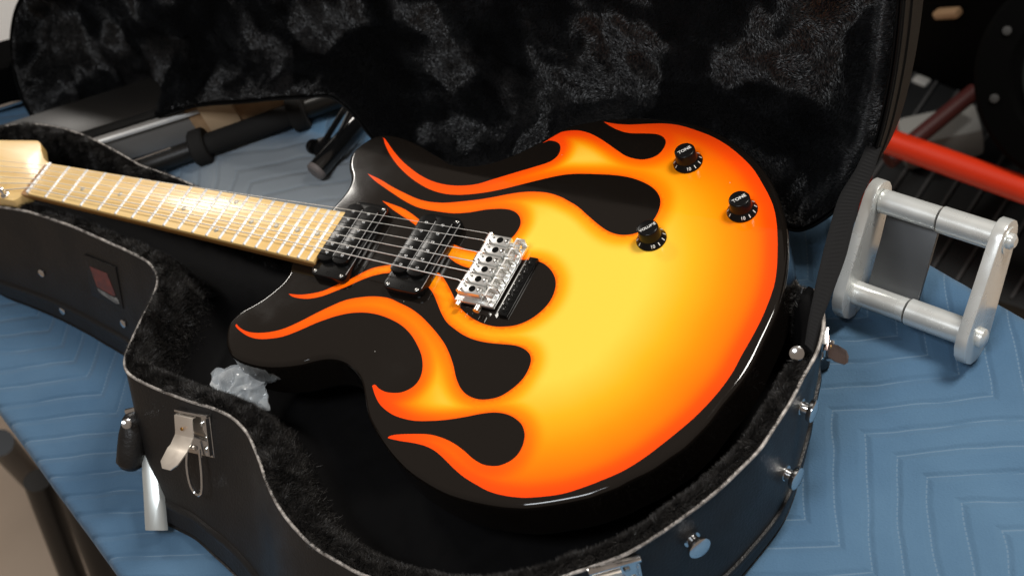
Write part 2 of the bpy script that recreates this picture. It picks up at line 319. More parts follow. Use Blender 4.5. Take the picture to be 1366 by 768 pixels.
FL = [(805,162.5),(821.7,165.4),(840,166.4),(863.5,165.4),(886.8,165),(906.9,167.5),(926.9,173.4),(946.9,180.9),(966.9,191.7),(983.6,204.3),(998.7,218.5),(1008,230),(1017,245),(1025.2,260),(1031,273.4),(1034.9,290),(1036.9,310),(1037.2,335),(1036,360),(1031.9,383.5),(1021,413.4),(1011.8,433.4),(1001,453.4),(988.5,475.1),(978.6,494),(963.5,516),(946.9,535.5),(926.8,556),(903.5,576),(883.4,592),(868,604),(848.6,617.4),(828.6,629),(806.9,638.4),(783.5,647.6),(756.8,656.5),(733.5,660.8),(701.8,663.3),(683.4,662.1),(665,658.8),(650,653.9),(636.9,646.8),(620.2,636.8),(605.2,624.3),(591.8,610.9),(580.1,600.9),(566.8,594.2),(550,590.1),(533.4,587.6),(515.9,583.7),
(521.7,580.6),(533.4,578.9),(555.1,578.4),(573.4,579.2),(590.1,583.7),(605.2,590.9),(618.5,600.4),(630.2,610.9),(641.9,618.1),(650.2,620.6),(663.6,621),(675.3,617.3),(686.9,609.8),(695.3,598.4),(699.5,585.1),(699.6,576),(695.3,565),(685.3,556.4),(673.6,551.4),(658.6,549.7),(641.9,551.4),(621.8,555.4),(600.1,558.9),(580.1,560.7),(555.1,560.9),(538.4,557.9),(523.4,552.4),(508.4,540.9),(500.9,528.3),(496.4,514.2),(500.1,512.7),(505.1,517.6),(513.4,522.1),(523.4,523.7),(535.1,523.1),(546.8,518.4),(555.2,511.7),(561.4,501.5),(563.8,488.4),(562.2,473.4),(555.2,457.2),(546.8,444.3),(535.1,433.4),(520.1,425.1),(503.4,419.2),(486.7,416.7),(470,417.1),(455,419.7),(440.2,423.9),(420.2,431.2),(400.2,440.1),(376.8,448.8),(355.1,451.8),(341.8,451.4),(330,447.6),(320,440.9),(313.9,434.2),
(315.4,432.1),(320.9,437.6),(331.7,442.6),(346.8,443.8),(363.5,442.1),(380.2,437.6),(400.2,428.7),(420.2,418.4),(440.2,408.7),(460.3,400.4),(480.3,396.4),(500,395.2),(518.5,397.5),(533.5,404.2),(548.5,411.7),(561.9,421.7),(573.5,433.4),(583.6,445.1),(593.6,459.3),(600.2,473.5),(605.1,488.4),(608.4,503.4),(615.1,518.5),(625.1,527.7),(638.5,532.3),(651.8,532.2),(666.8,528.5),(681.9,519.3),(695.2,507.6),(703.6,495.1),(708.2,481.7),(706.5,472),(698.5,464.6),(686.9,460.4),(670.2,458.7),(650.1,456.7),(633.4,453),(618.4,446.7),(605.1,437.5),(595.9,429.5),(588.4,416.8),(581.7,400.1),(575.9,388.4),(566,378),(550,369),(533,365),(516.2,364.2),(498.6,367.5),(482,373.4),(465.3,380.9),(446.9,388.4),(430.2,394.7),(413.5,398.1),(401,397.9),(390.1,395.4),(385.1,391.7),
(398.5,393),(413.5,391.7),(430.2,388.1),(445.2,381.7),(466.9,372.5),(482,364.2),(497,357.5),(517.7,353.5),(540,352),(562,355),(580.1,361.4),(588.4,366.7),(595.1,375.9),(601.8,388.4),(608.4,401.8),(615.1,411.8),(626.8,421.8),(640.2,429.8),(656.8,434.8),(673.5,435.5),(690.2,433.1),(706.9,426),(721.9,415.1),(733.6,401.8),(740.3,386.7),(741.1,373.4),(736.1,361.7),(726.9,352.5),(715.3,347.5),(701.9,346.3),(688,348),(670,352),(650,356),(635,358),(621,356),(606.8,349.5),(594.3,339.5),(580,327),(566,311),(551.9,298.4),(536.9,288.4),(524.4,280),(510,268),
(523.5,272.5),(540.2,279.2),(556.9,290.9),(572,305),(588,317),(603.5,325),(618,331),(635,335),(655,333),(671,326),(683.6,316.3),(690.6,307.5),(694.5,298),(692.6,288.2),(685,281.4),(673.4,278.7),(660,278.7),(647.4,279.6),(628,283),(606,284.5),(583.6,282),(560.2,277.5),(543.5,270.2),(526.8,259.8),(513.4,250.6),(500.1,241),(490.6,231.8),
(506.8,239.3),(523.5,249.3),(540.1,257.7),(556.8,265.2),(573.5,269.3),(593.6,270.5),(615.3,268.8),(640.3,266),(658,263),(676.8,259.3),(695.1,256.5),(711.8,255.7),(730.2,257.2),(746.9,262.2),(759,268.5),(770.2,275.2),(783.5,286.9),(796.9,298.4),(808.6,306.8),(820.2,311.8),(833.6,313.4),(848.6,310.9),(864,302),(874.5,289.2),(880,276.7),(880.7,265),(874.8,254.2),(863,245.4),(843.4,237.6),(821.7,233.8),(796.7,232.3),(770.2,231.8),(753.5,233),(736.8,236),(713.5,241.5),(693.4,246.5),(670,252.3),(645,257),(615.3,259.8),(593.6,258.5),(573.5,252.7),(556.8,243.5),(543.5,233.5),(530.1,220.1),(520.1,205.9),(513.4,191.7),(511.4,182.5),
(517.6,190.9),(525.1,201.7),(536.8,215.1),(548.5,225.1),(560.2,233.5),(576.9,241.8),(595.2,246.5),(615.3,247.8),(637,245.5),(653.4,240.6),(686.8,230.5),(713.5,222.6),(733.5,215.9),(743.5,208.4),(747.7,199),(746,191.9),(738.5,188.1),(728.5,187.4),(718.5,188.4),
(733.5,181.4),(748.5,176.4),(761.9,174.2),(775.2,174.8),(790.3,179.5),(806.9,189.2),(823.6,200.9),(836,208.6),(853.4,212.9),(866.8,211.4),(878.5,205.9),(886,196.8),(888.2,189.2),(885.2,183.4),(876.8,179.2),(860.1,178.1),(840.1,177.6),(828.4,175),(816.7,170)]
flame = spline(rays([(a, b, TOPZ) for a, b in FL])[:, :2], 3, corner=75)
rim_in = offset(out, 4.6)
# the flame stays inside the flat of the top
ins = inside(flame, rim_in); dd, _ = seg_dist(flame, rim_in); c0 = out.mean(0)
_, near = seg_dist(flame, rim_in)
for i in range(len(flame)):
    if not ins[i] or dd[i] < .5: 
        q = rim_in[near[i]]; nrm = offset(out, 5.4)[near[i]]; flame[i] = nrm
keep = [0]
for i in range(1, len(flame)):
    if np.linalg.norm(flame[i] - flame[keep[-1]]) > .25: keep.append(i)
flame = flame[keep]
gx, gy = np.meshgrid(np.arange(300, 800, 2.2), np.arange(-200, 205, 2.2)); Q = np.stack([gx.ravel(), gy.ravel()], 1) + rng.uniform(-.25, .25, (gx.size, 2))
Q = Q[inside(Q, rim_in)]; df, _ = seg_dist(Q, flame); inn = inside(Q, flame); do, _ = seg_dist(Q, rim_in)
cell = ((Q[:, 0] / 2.2).round().astype(int) % 3 == 0) & ((Q[:, 1] / 2.2).round().astype(int) % 3 == 0)
keepm = (do > 1) & (df > 1.3) & ((inn & (df < 20)) | cell)
ring1 = offset(flame, .75); r1d, _ = seg_dist(ring1, flame); ring1 = ring1[(r1d > .55) & inside(ring1, flame)]
ring2 = offset(flame, 1.5); r2d, _ = seg_dist(ring2, flame); ring2 = ring2[(r2d > 1.25) & inside(ring2, flame)]
V2, F2 = cdt([rim_in, flame], np.vstack([Q[keepm], ring1, ring2]))
cen = np.array([V2[list(f)].mean(0) for f in F2]); okf = inside(cen, rim_in); isfl = inside(cen, flame)
df, _ = seg_dist(V2, flame); do, _ = seg_dist(V2, out); infl = inside(V2, flame) | (df < .05)
to = np.clip((do - 8) / 104, 0, 1); te = np.clip((df - 1.6) / 17, 0, 1); te = te * te * (3 - 2 * te)
right = np.clip((V2[:, 0] - 520) / 120, 0, 1)
pA, pB, pC = at(778, 205, TOPZ), at(598, 538, TOPZ), at(715, 285, TOPZ)
val = (to ** .95) * (.52 + .48 * te) + (.03 + .09 * te) * (1 - to) * right
for p_, am, sg_ in ((pA, .55, 27), (pB, .36, 26), (pC, .18, 28)): val += am * te * np.exp(-((V2[:, 0] - p_[0]) ** 2 + (V2[:, 1] - p_[1]) ** 2) / (2 * sg_ ** 2))
val = np.clip(val, 0, 1)
val = np.where(df < 1.9, np.minimum(val, .10 + .25 * val + .05 * np.clip(df, 0, 2)), val)
stops = np.array([0, .12, .3, .5, .72, 1.]); cols = np.array([(.95, .055, .004), (1., .085, .003), (1., .17, .002), (1., .28, .003), (1., .43, .012), (1., .61, .065)])
col = np.stack([np.interp(val, stops, cols[:, k]) for k in range(3)] + [np.ones(len(val))], 1)
# body solid
n = len(rim_in); Vb = [(x, y, TOPZ) for x, y in V2]; idx_rim = {}
from mathutils.kdtree import KDTree
kd = KDTree(len(V2)); [kd.insert((x, y, 0), i) for i, (x, y) in enumerate(V2)]; kd.balance()
loop0 = [kd.find((x, y, 0))[1] for x, y in rim_in]
Fb = [f for f, k in zip(F2, okf) if k]; fm = [int(k) for k, o_ in zip(isfl, okf) if o_]
Fb = [f if area2(V2[list(f)]) > 0 else f[::-1] for f in Fb]
prev = loop0; sgn = area2(rim_in) > 0
for off, z in ((3.2, TOPZ - .35), (1.9, TOPZ - 1.1), (.9, TOPZ - 2.2), (.2, TOPZ - 3.8), (0, TOPZ - 6), (0, TOPZ - 22), (0, -53), (1.2, -56.5), (4, -59)):
    L = offset(out, off); b = len(Vb); Vb += [(x, y, z) for x, y in L]; cur = list(range(b, b + n))
    for i in range(n):
        j = (i + 1) % n; q = (prev[i], cur[i], cur[j], prev[j]) if sgn else (prev[j], cur[j], cur[i], prev[i]); Fb.append(q); fm.append(0)
    prev = cur
Fb.append(tuple(prev[::-1]) if sgn else tuple(prev)); fm.append(0)
Vb = np.array(Vb) - ORG[g.name]
body = raw('body', Vb, Fb, None, g, mats=[M['black_gloss'], M['flame']], fmat=fm, smooth=True)
nrmv = np.zeros((len(Vb), 3)); nrmv[:len(V2)] = (0, 0, 1)
tgo = np.roll(out, -1, 0) - np.roll(out, 1, 0); tgo /= np.linalg.norm(tgo, axis=1)[:, None]; outn = (1 if sgn else -1) * np.stack([tgo[:, 1], -tgo[:, 0]], 1)
for li_, an in enumerate((17, 36, 55, 74, 90, 90, 90, 125, 160)):
    a_ = math.radians(an); s0_ = len(V2) + li_ * n; nrmv[s0_:s0_ + n, :2] = outn * math.sin(a_); nrmv[s0_:s0_ + n, 2] = math.cos(a_)
body.data.normals_split_custom_set_from_vertices(nrmv.tolist())
ca = body.data.color_attributes.new('paint', 'FLOAT_COLOR', 'POINT'); cc = np.zeros((len(Vb), 4), dtype=np.float32); cc[:, 3] = 1; cc[:len(V2)] = col; ca.data.foreach_set('color', cc.ravel())

# neck and fretboard
def yhi(x): return 21.2 + (x - 5) * .0212
def ylo(x): return -20.3 - (x - 5) * .0245
FX = [7.0, 33.0, 58.6, 83.9, 108.6, 132.2, 154.9, 176.7, 197.0, 216.0, 234.2, 251.5, 267.7, 283.1, 298.0, 312.2, 325.5, 338.3, 350.4, 361.8, 372.8]
nk = []; nf = []; secs = [-6, 40, 100, 180, 260, 330, 379]
for i, x in enumerate(secs):
    a, b = ylo(x), yhi(x); dep = 17 + x * .010; c = []
    for k in range(15):
        t = math.pi * k / 14; c.append((x, (a + b) / 2 + (b - a) / 2 * math.cos(t), -5 - dep * math.sin(t) ** .8))
    nk += c
for i in range(len(secs) - 1):
    for k in range(14): nf.append((i * 15 + k, i * 15 + k + 1, (i + 1) * 15 + k + 1, (i + 1) * 15 + k))
    nf.append((i * 15 + 14, i * 15, (i + 1) * 15, (i + 1) * 15 + 14))
nf += [tuple(range(15)), tuple(range((len(secs) - 1) * 15 + 14, (len(secs) - 1) * 15 - 1, -1))]
MB().add(nk, nf).build('neck', M['maple_side'], g, ang=50)
x0, x1 = 4.5, 379.5
MB().prism([(x0, ylo(x0)), (x1, ylo(x1)), (x1, yhi(x1)), (x0, yhi(x0))], (1, 0, 0), (0, 1, 0), (0, 0, 1), (0, 0, 0), -5.02, -1.4).build('fretboard', M['maple'], g, bevel=.7)
for k, x in enumerate(FX):
    a, b = ylo(x) + .3, yhi(x) - .3
    if k == 0:
        MB().box((x, (a + b) / 2, -.6), (3.4, b - a, 3.0)).build('nut', M['fret'], g, bevel=.6); continue
    pr_ = [(x + 1.6 * math.cos(t), 1.45 * math.sin(t)) for t in np.linspace(0, math.pi, 9)]
    V = [(px, yy, -1.5 + h) for yy in (a, a + .8, b - .8, b) for (px, h) in pr_]
    V = [(vx, vy, -1.5 + (vz + 1.5) * (.35 if vy in (a, b) else 1)) for vx, vy, vz in V]
    Fq = [(i * 9 + j, i * 9 + j + 1, (i + 1) * 9 + j + 1, (i + 1) * 9 + j) for i in range(3) for j in range(8)] + [tuple(range(9)), tuple(range(27, 36))]
    MB().add(V, Fq).build('fret', M['fret'], g, ang=60)
for (u, v) in ((110, 252), (160, 259), (245, 278.4), (315.2, 269.3), (288.5, 306.8), (335.2, 296), (368.6, 301), (397, 306.8), (423.5, 311.8)):
    p = at(u, v, -1.3); MB().lathe([(2.6, -.3), (2.6, .06), (2.4, .1)], (p[0], p[1], -1.4), n=16).build('inlay_dot', M['inlay'], g)
# headstock
hp = [at(u, v, -8)[:2] for u, v in ((66.8, 217.6), (59.3, 211.7), (56, 201.7), (54.5, 192), (52, 188.7), (48.4, 187.5), (3, 187))]
hp += [(-150, 36), (-185, 18), (-190, -2), (-172, -16), (-150, -14), (-110, -24), (-60, -31)] + [at(u, v, -8)[:2] for u, v in ((3.3, 265.5), (16.7, 268), (22, 266), (26.7, 263.5), (32, 260), (38, 256.8))]
hp = spline(hp, 3, corner=60)
MB().prism(hp, (1, 0, 0), (0, 1, 0), (0, 0, 1), (0, 0, 0), -21, -7.6).build('headstock', M['maple'], g, bevel=1.6, ang=40)
# strings
sb = [(514.4 + 16, 30.9), (518 + 12, 23.2), (530, 10.6), (532, .2), (532, -10.6), (529, -20.6)]
sp = [(371.7, 29.6), (379.6, 20.8), (381.3, 10.8), (380.7, 1.4), (380.7, -7.5), (380.5, -16.3)]
sn = [15.8, 9.6, 3.3, -3.1, -9.4, -15.2]
r_ = [.28, .33, .40, .47, .54, .62]
tun = at(5, 250, 0)
for k in range(6):
    tx = tun[0] - 26 * (5 - k); ty = -24 + (5 - k) * 5.5
    xb = sb[k][0]; pts = [(tx, ty, 0), (7, sn[k], 1.6), (sp[k][0], sp[k][1], 2.2), (xb, sb[k][1], 4.2), (xb + 4, sb[k][1], 2.2)]
    MB().tube(pts, r_[k], n=6).build('string', M['string'], g, ang=80)
    tp = MB().lathe([(4.6, -7.4), (4.6, -6), (2.6, -5.8), (2.6, .4), (3.2, 1), (3.2, 1.8), (2.4, 2.1)], (tx, ty, 0), n=18).build('tuning_post', M['chrome'], g)
# pickups
def pickup(xa, xb, ya, yb, rows, ys):
    cx = (xa + xb) / 2; L = xb - xa
    # ring: rounded rectangular frame with pickup sitting in it
    ringP = lambda e: [(xa - e, ya - e + 5), (xa - e + 2, ya - e + 1.5), (xa - e + 5, ya - e), (xb + e - 5, ya - e), (xb + e - 2, ya - e + 1.5), (xb + e, ya - e + 5), (xb + e, yb + e - 5), (xb + e - 2, yb + e - 1.5), (xb + e - 5, yb + e), (xa - e + 5, yb + e), (xa - e + 2, yb + e - 1.5), (xa - e, yb + e - 5)]
    rg = MB().prism(ringP(0), (1, 0, 0), (0, 1, 0), (0, 0, 1), (0, 0, 0), TOPZ + .02, -6.5).build('pickup_ring', M['ring'], g, bevel=.9)
    for yy in (ya + 4, yb - 4):
        for xx in (xa + 4.5, xb - 4.5):
            MB().lathe([(1.9, -.3), (1.9, .35), (1.2, .8)], (xx, yy, -6.5), n=12).build('screw', M['steel'], rg)
        MB().lathe([(1.7, -.3), (1.7, .1), (1.0, -.2)], (cx, yy + (3.5 if yy < 0 else -3.5) * 0 , -6.5), n=12).build('screw', M['dark'], rg)
    y0, y1 = ys
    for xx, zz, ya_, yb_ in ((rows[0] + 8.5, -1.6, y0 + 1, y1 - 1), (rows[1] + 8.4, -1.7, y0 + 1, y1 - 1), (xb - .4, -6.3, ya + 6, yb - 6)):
        MB().box((xx, (ya_ + yb_) / 2, zz), (.4, yb_ - ya_, .4)).build('edge_highlight_strip' if 0 else 'edge_glint', TR, rg)  # pale strip added as a highlight along the edge
    for s, rx in enumerate(rows):
        h = 8.2
        c = []
        for k in range(9): t = -math.pi / 2 + math.pi * k / 8; c.append((rx + h * math.sin(t) , y1 + h * .62 * math.cos(t)))
        for k in range(9): t = math.pi / 2 + math.pi * k / 8; c.append((rx + h * math.sin(t), y0 + h * .62 * math.cos(t)))
        bb = MB().prism(c, (1, 0, 0), (0, 1, 0), (0, 0, 1), (0, 0, 0), -8, -1.7 ).build('bobbin', M['plastic'], g, bevel=.35, ang=22)
        for k in range(6):
            yy = y1 + (y0 - y1) * (.07 + .86 * k / 5); 
            MB().lathe([(1.75, -.4), (1.75, .1), (1.3, .45), (.6, .55)], (rx, yy, -1.7), n=14).build('pole_piece', M['dullsteel'], bb)
TR = mat('glint_strip_grey', (.38, .38, .38), .4, metal=.3); M['dullsteel'] = mat('dull_steel', (.30, .30, .30), .35, metal=.8)
M['satin'] = mat('satin_chrome', (.92, .92, .90), .3, metal=.9)
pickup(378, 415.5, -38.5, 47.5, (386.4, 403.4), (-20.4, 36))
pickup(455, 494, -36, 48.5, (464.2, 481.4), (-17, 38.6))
# the bright strips on both pickups stand in for light catching bobbin and ring edges
# bridge
br = MB().box((545.5, 2, -10.6), (38, 68, 3)).build('bridge_plate', M['satin'], g, bevel=.8)
for k in range(6):
    y = 28.5 - k * 10.6; xs = 531.5 + [0, 1, 0, 1.5, .5, 0][k] * .8
    s1 = MB(); s1.box((xs + 10.5, y, -2.6), (23, 9.6, 7.2), bev=.9)
    s1.tube([(xs + 1.5, y - 4.7, 0.6), (xs + 1.5, y + 4.7, 0.6)], 2.6, 10)
    so = s1.build('saddle', M['satin'], g, ang=30)
    MB().lathe([(3.0, .1), (3.0, .3), (2.0, .32)], (xs + 12.5, y, 1.0), n=16).build('string_slot', M['dark'], so)
    MB().lathe([(2.2, -.4), (2.2, .5), (1.4, .9)], (xs + 19.3, y, 1.0), n=12).build('screw', M['steel'], so)
    for yy in (-2.8, 2.8): MB().lathe([(1.1, 0), (1.1, 2.2), (.6, 2.3)], (xs + 3.6, y + yy, 1.0), n=8).build('screw', M['steel'], so)
    st = MB(); st.box((558.5, y, -4.0), (1.6, 8.4, 10.5)); st.tube([(553, y, -3.5), (563, y, -3.5)], 1.7, 8); st.box((561.8, y + 4.9, -3.2), (8, 1.3, 8), bev=.3)
    st.build('fine_tuner', M['satin'], g, ang=30)
tbm = MB(); tbm.box((574.5, -5, -12.4), (8, 62, 3.0), bev=.6)  # low black plate added to cover the bridge's reflection in the lacquer
tbb = tbm.build('reflection_cover', M['plastic'], g)
for k in range(6): MB().lathe([(2.6, -.5), (2.6, .5), (1.6, .9)], (574.5, 20 - k * 10, -10.9), n=12).build('screw', M['ring'], tbb)  # bumps of the added plate
MB().tube([(553, -35, -7), (553, -40, -7)], 3.0, 12).build('pivot_screw', M['steel'], g)
MB().tube([(534, -35, -7), (534, -38.5, -7)], 2.6, 12).build('pivot_screw', M['steel'], g)
# knobs
fdir = np.array([-.65, -.76, 0]); up_t = np.array([.76, -.65, 0])
def text_mesh(body_, size, o, ex, ey, en, mat_, name, parent, thick=.12):
    cu = bpy.data.curves.new('t', 'FONT'); cu.body = body_; cu.size = 1; cu.align_x = 'CENTER'; cu.align_y = 'CENTER'; cu.extrude = 0; cu.offset = .022; cu.resolution_u = 3
    to_ = bpy.data.objects.new('t', cu); scene.collection.objects.link(to_); bpy.context.view_layer.update()
    me = bpy.data.meshes.new_from_object(to_.evaluated_get(bpy.context.evaluated_depsgraph_get())); bpy.data.objects.remove(to_)
    bm = bmesh.new(); bm.from_mesh(me); bmesh.ops.remove_doubles(bm, verts=bm.verts, dist=1e-5)
    r = bmesh.ops.extrude_face_region(bm, geom=list(bm.faces)); 
    for v in [q for q in r['geom'] if isinstance(q, bmesh.types.BMVert)]: v.co.z += thick / size
    bmesh.ops.recalc_face_normals(bm, faces=bm.faces); base = np.array(o) - loc_of(parent)
    for v in bm.verts:
        c = np.array(v.co) * size; v.co = Vector((base + c[0] * np.array(ex) + c[1] * np.array(ey) + c[2] * np.array(en)) * S)
    bm.to_mesh(me); bm.free(); me.materials.clear(); me.materials.append(mat_); me.name = name
    ob = bpy.data.objects.new(name, me); scene.collection.objects.link(ob); ob.parent = parent; return ob
kx = np.array([.65, .76, 0]); ky = np.array([-.76, .65, 0])   # reading direction of the lettering
for (u, v), word in (((918, 217), 'TONE'), ((990.4, 281.5), 'TONE'), ((869.3, 319.5), 'VOLUME')):
    c = at(u, v, TOPZ); c[2] = TOPZ
    kb = MB().lathe([(12.6, .3), (12.8, 1.0), (12.5, 1.6), (9.8, 4.6), (9.1, 5.4), (8.95, 6), (8.75, 14.6), (8.3, 15.3), (7.6, 15.55), (.5, 15.55)], c, n=48).build('knob', M['plastic'], g, ang=50, label='black %s knob with white lettering' % word.lower())
    if word == 'VOLUME': cxk, cyk = kx, ky
    else: cxk, cyk = kx, ky
    text_mesh(word, 4.5 if word == 'TONE' else 3.8, c + [0, 0, 15.56], cxk, cyk, np.array([0, 0, 1]), M['white'], 'lettering', kb)
    tocam = CAM - c; th0 = math.atan2(tocam[1], tocam[0]) - .1
    for k in range(11):
        th = th0 + k * math.radians(29.5); er = np.array([math.cos(th), math.sin(th), 0]); et = np.array([-math.sin(th), math.cos(th), 0])
        slope = np.array([er[0] * .67, er[1] * .67, -.74]); nn = np.array([er[0] * .74, er[1] * .74, .67])
        mid = c + er * 11.15 + np.array([0, 0, 3.12])
        if k in (0,): text_mesh('10', 4.0, mid, et, -slope, nn, M['white'], 'numeral', kb, .1)
        elif k in (1, 2, 9, 10) or True: MB().box(mid + nn * .06, (.75, 2.9, .16), [et, slope, nn]).build('tick_mark', M['white'], kb)
# strap button on the tail
tb = at(1051, 345, -36)

# ================================================================== GUITAR CASE
cs = empty('guitar_case', (450, -20, BZ), 'open black vinyl guitar case with furry plush lining holding the guitar', 'guitar case')
NZ = -20
pairs = [((-60,268),(-10,388)),((3,276),(50,414)),((38,282),(82,428)),((84,297),(122,449)),((104,304.5),(140,460)),((141,321),(170,478)),((172,335),(192,500)),((200,351),(212,528)),((211,372),(222,560)),((203,400),(222,592)),((190,425),(217,622)),((176,455),(211,650)),((167,480),(207,672)),((170,495),(210,684)),((183,505),(218,697)),((205,516),(238,708)),((230,526),(262,721)),((260,536.5),(285,742)),((285,544),(310,765)),((310,556.5),(335,795)),((330,577),(355,825)),((343,604),(370,850)),((357,643),(385,880)),((373,676),(403,905)),((396,706),(428,930)),((423,731),(455,945)),((453,749),(485,950)),((483,765),(515,955)),((540,784),(570,960)),((620,795),(650,960)),((700,786),(730,940)),((752,767.5),(782,915)),((790,755),(820,895)),((835,737.5),(865,872)),((875,714),(905,845)),((915,686),(945,812)),((953,657),(980,781)),((988,624),(1014,742)),((1013,598.5),(1037,712)),((1028,576),(1051,688)),((1045,550),(1063,655)),((1056,532),(1070,630)),((1071,502),(1079,592)),((1086,476),(1082,562)),((1094,455),(1086,540)),((1098,430),(1090,520)),((1094,405),(1090,500))]
far = [(1085,388,-35),(1065,383,-50),(1045,340,-62),(1030,290,-64),(1005,240,-64),(960,205,-64),(900,185,-64),(830,182,-64),(760,196,-64),(710,212,-64),(670,232,-64),(630,243,-64),(590,240,-64),(550,228,-64),(520,222,-64),(500,232,-64),(490,255,-64),(478,285,-64),(450,310,-64),(410,312,-64),(370,300,-62),(330,282,-58),(290,264,-54),(246,243,-48),(211,230,-46),(186,221,-44),(162,207,-42),(134,192,-40),(105,179,-40),(60,168,-40),(25,167,-40),(3,170,-40),(-60,178,-38),(-130,190,-34),(-165,215,-30),(-160,245,-25),(-120,262,-21)]
rimP = [at(a[0], a[1], NZ) for a, b in pairs] + [at(*q) for q in far]
basP = [at(b[0], b[1], BZ) for a, b in pairs] + [np.array([*(at(*q)[:2]), BZ]) for q in far]
rim = spline(rimP, 5, corner=120); bas = spline(basP, 5, corner=120); nr = len(rim)
sg = 1 if area2(rim[:, :2]) > 0 else -1
tg = np.roll(rim, -1, 0) - np.roll(rim, 1, 0); tg[:, 2] = 0; tg /= np.linalg.norm(tg, axis=1)[:, None]; on_ = -sg * np.stack([-tg[:, 1], tg[:, 0], 0 * tg[:, 0]], 1)   # outward
V = []; F = []; lv = [(0, 0.0, 0), (0, .04, .6), (0, .45, .4), (0, .80, 0), (0, .802, 2.2), (0, .825, 3.0), (0, .845, 2.2), (0, .85, .4), (0, .97, 0), (0, 1, -5)]
for _, t_, e in lv:
    for i in range(nr): V.append(rim[i] * (1 - t_) + bas[i] * t_ + on_[i] * e)
for a in range(len(lv) - 1):
    for i in range(nr): j = (i + 1) % nr; F.append((a * nr + i, a * nr + j, (a + 1) * nr + j, (a + 1) * nr + i))
MB().add(V, F).build('shell', M['leather'], cs, ang=40)
# bottom panel
Vp, Fp = cdt([bas[::2, :2]], []); Fp = [f for f in Fp if inside(np.array([Vp[list(f)].mean(0)]), bas[:, :2])[0]]
MB().add([(x, y, BZ + 1) for x, y in Vp], Fp).build('bottom_panel', M['leather'], cs, smooth=False)
pip = rim + on_ * .4; MB().tube(pip, 1.5, 8, closed=True).build('piping', M['piping'], cs, ang=80)
# lining surface
def lining(poly3, mode):
    P2 = poly3[:, :2]; mn, mx_ = P2.min(0), P2.max(0); st = 4.5
    X, Y = np.meshgrid(np.arange(mn[0], mx_[0], st), np.arange(mn[1], mx_[1], st)); X[1::2] += st / 2
    Q = np.stack([X.ravel(), Y.ravel()], 1); Q = Q[inside(Q, P2)]; d, k = seg_dist(Q, P2); Q = Q[d > 1.8]
    V, F = cdt([P2], Q); F = [f for f, c in zip(F, inside(np.array([V[list(f)].mean(0) for f in F]), P2)) if c]
    d, k = seg_dist(V, P2); return V, [f if area2(V[list(f)]) > 0 else f[::-1] for f in F], d, k
rin = rim.copy(); rin[:, :2] = offset(rim, 1.0); lo = np.linalg.norm(rin - rim, axis=1)
V2c, F2c, d, k = lining(rin[::2], 0); zr = rin[::2][k][:, 2]
nar = np.clip((240 - V2c[:, 0]) / 120, 0, 1)
pk = np.array([0, 4, 9, 16, 22, 30, 40, 1000.]); hz = np.array([-.5, 2.0, 1.5, -9, -30, -58, -72, -74.])
prof_ = np.interp(d * (1 + .5 * nar), pk, hz); Zc = np.maximum(np.minimum(zr, 0) + prof_, -96 + 0 * d); Zc = np.maximum(Zc, -94)
Zc += np.array([1.6 * nz(x, y, 0, .06) + 1.0 * nz(x, y, 4, .16) for x, y in V2c]) * (d > 2)
Vc = np.column_stack([V2c, Zc]); MB().add(Vc, F2c).build('lining', M['plush'], cs, ang=80)
def pile(name, V, F, dens, length, width, flow, matl, parent, keep=None, seed=3, lift=.6, lf=None, jit=.22):
    rg = np.random.default_rng(seed); V = np.asarray(V); F = np.array(F); a, b, c = V[F[:, 0]], V[F[:, 1]], V[F[:, 2]]
    nn = np.cross(b - a, c - a); ar = np.linalg.norm(nn, axis=1) / 2; nn /= (2 * ar[:, None] + 1e-9)
    wgt = ar * (keep[F].mean(1) if keep is not None else 1); N = int(wgt.sum() * dens); ch = rg.choice(len(F), N, p=wgt / wgt.sum())
    u = rg.random((N, 2)); fl = u.sum(1) > 1; u[fl] = 1 - u[fl]; P = a[ch] + u[:, :1] * (b - a)[ch] + u[:, 1:] * (c - a)[ch]; n_ = nn[ch]
    fV = flow(V); w0 = 1 - u.sum(1, keepdims=True); bc = lambda A_: A_[F[ch, 0]] * w0 + A_[F[ch, 1]] * u[:, :1] + A_[F[ch, 2]] * u[:, 1:]
    fd = bc(fV); fd -= n_ * (fd * n_).sum(1)[:, None]
    if lf is not None: lift = bc(lf(V)[:, None])
    D = n_ * lift + fd + rg.normal(0, jit, (N, 3)); D /= np.linalg.norm(D, axis=1)[:, None]
    L = length * rg.uniform(.6, 1.25, N)[:, None]; side = np.cross(D, rg.normal(0, 1, (N, 3))); side /= np.linalg.norm(side, axis=1)[:, None] + 1e-9
    vv = np.empty((N, 3, 3)); vv[:, 0] = P - side * width; vv[:, 1] = P + side * width; vv[:, 2] = P + D * L
    vv = vv.reshape(-1, 3) - loc_of(parent); me = bpy.data.meshes.new(name); me.vertices.add(3 * N); me.vertices.foreach_set('co', (vv * S).ravel().astype(np.float32))
    me.loops.add(3 * N); me.loops.foreach_set('vertex_index', np.arange(3 * N, dtype=np.int32)); me.polygons.add(N); me.polygons.foreach_set('loop_start', np.arange(0, 3 * N, 3, dtype=np.int32))
    me.update(calc_edges=True); me.materials.append(matl); o = bpy.data.objects.new(name, me); scene.collection.objects.link(o); o.parent = parent; o['kind'] = 'stuff'; return o
def nfield(P, sc, z, coarse=None):
    return np.array([noise.noise((a * sc, b * sc, c * sc + z)) for a, b, c in P.tolist()])
def flow_case(P):
    th = nfield(P, .05, 0) * 5 + nfield(P, .14, 7) * 3
    return np.stack([np.cos(th), np.sin(th), .4 + 0 * th], 1) * .7
kp = (np.clip((26 - d) / 8, 0, 1)) * (1 - np.clip((Vc[:, 0] - 775) / 20, 0, 1) * np.clip((Vc[:, 1] + 25) / 15, 0, 1))
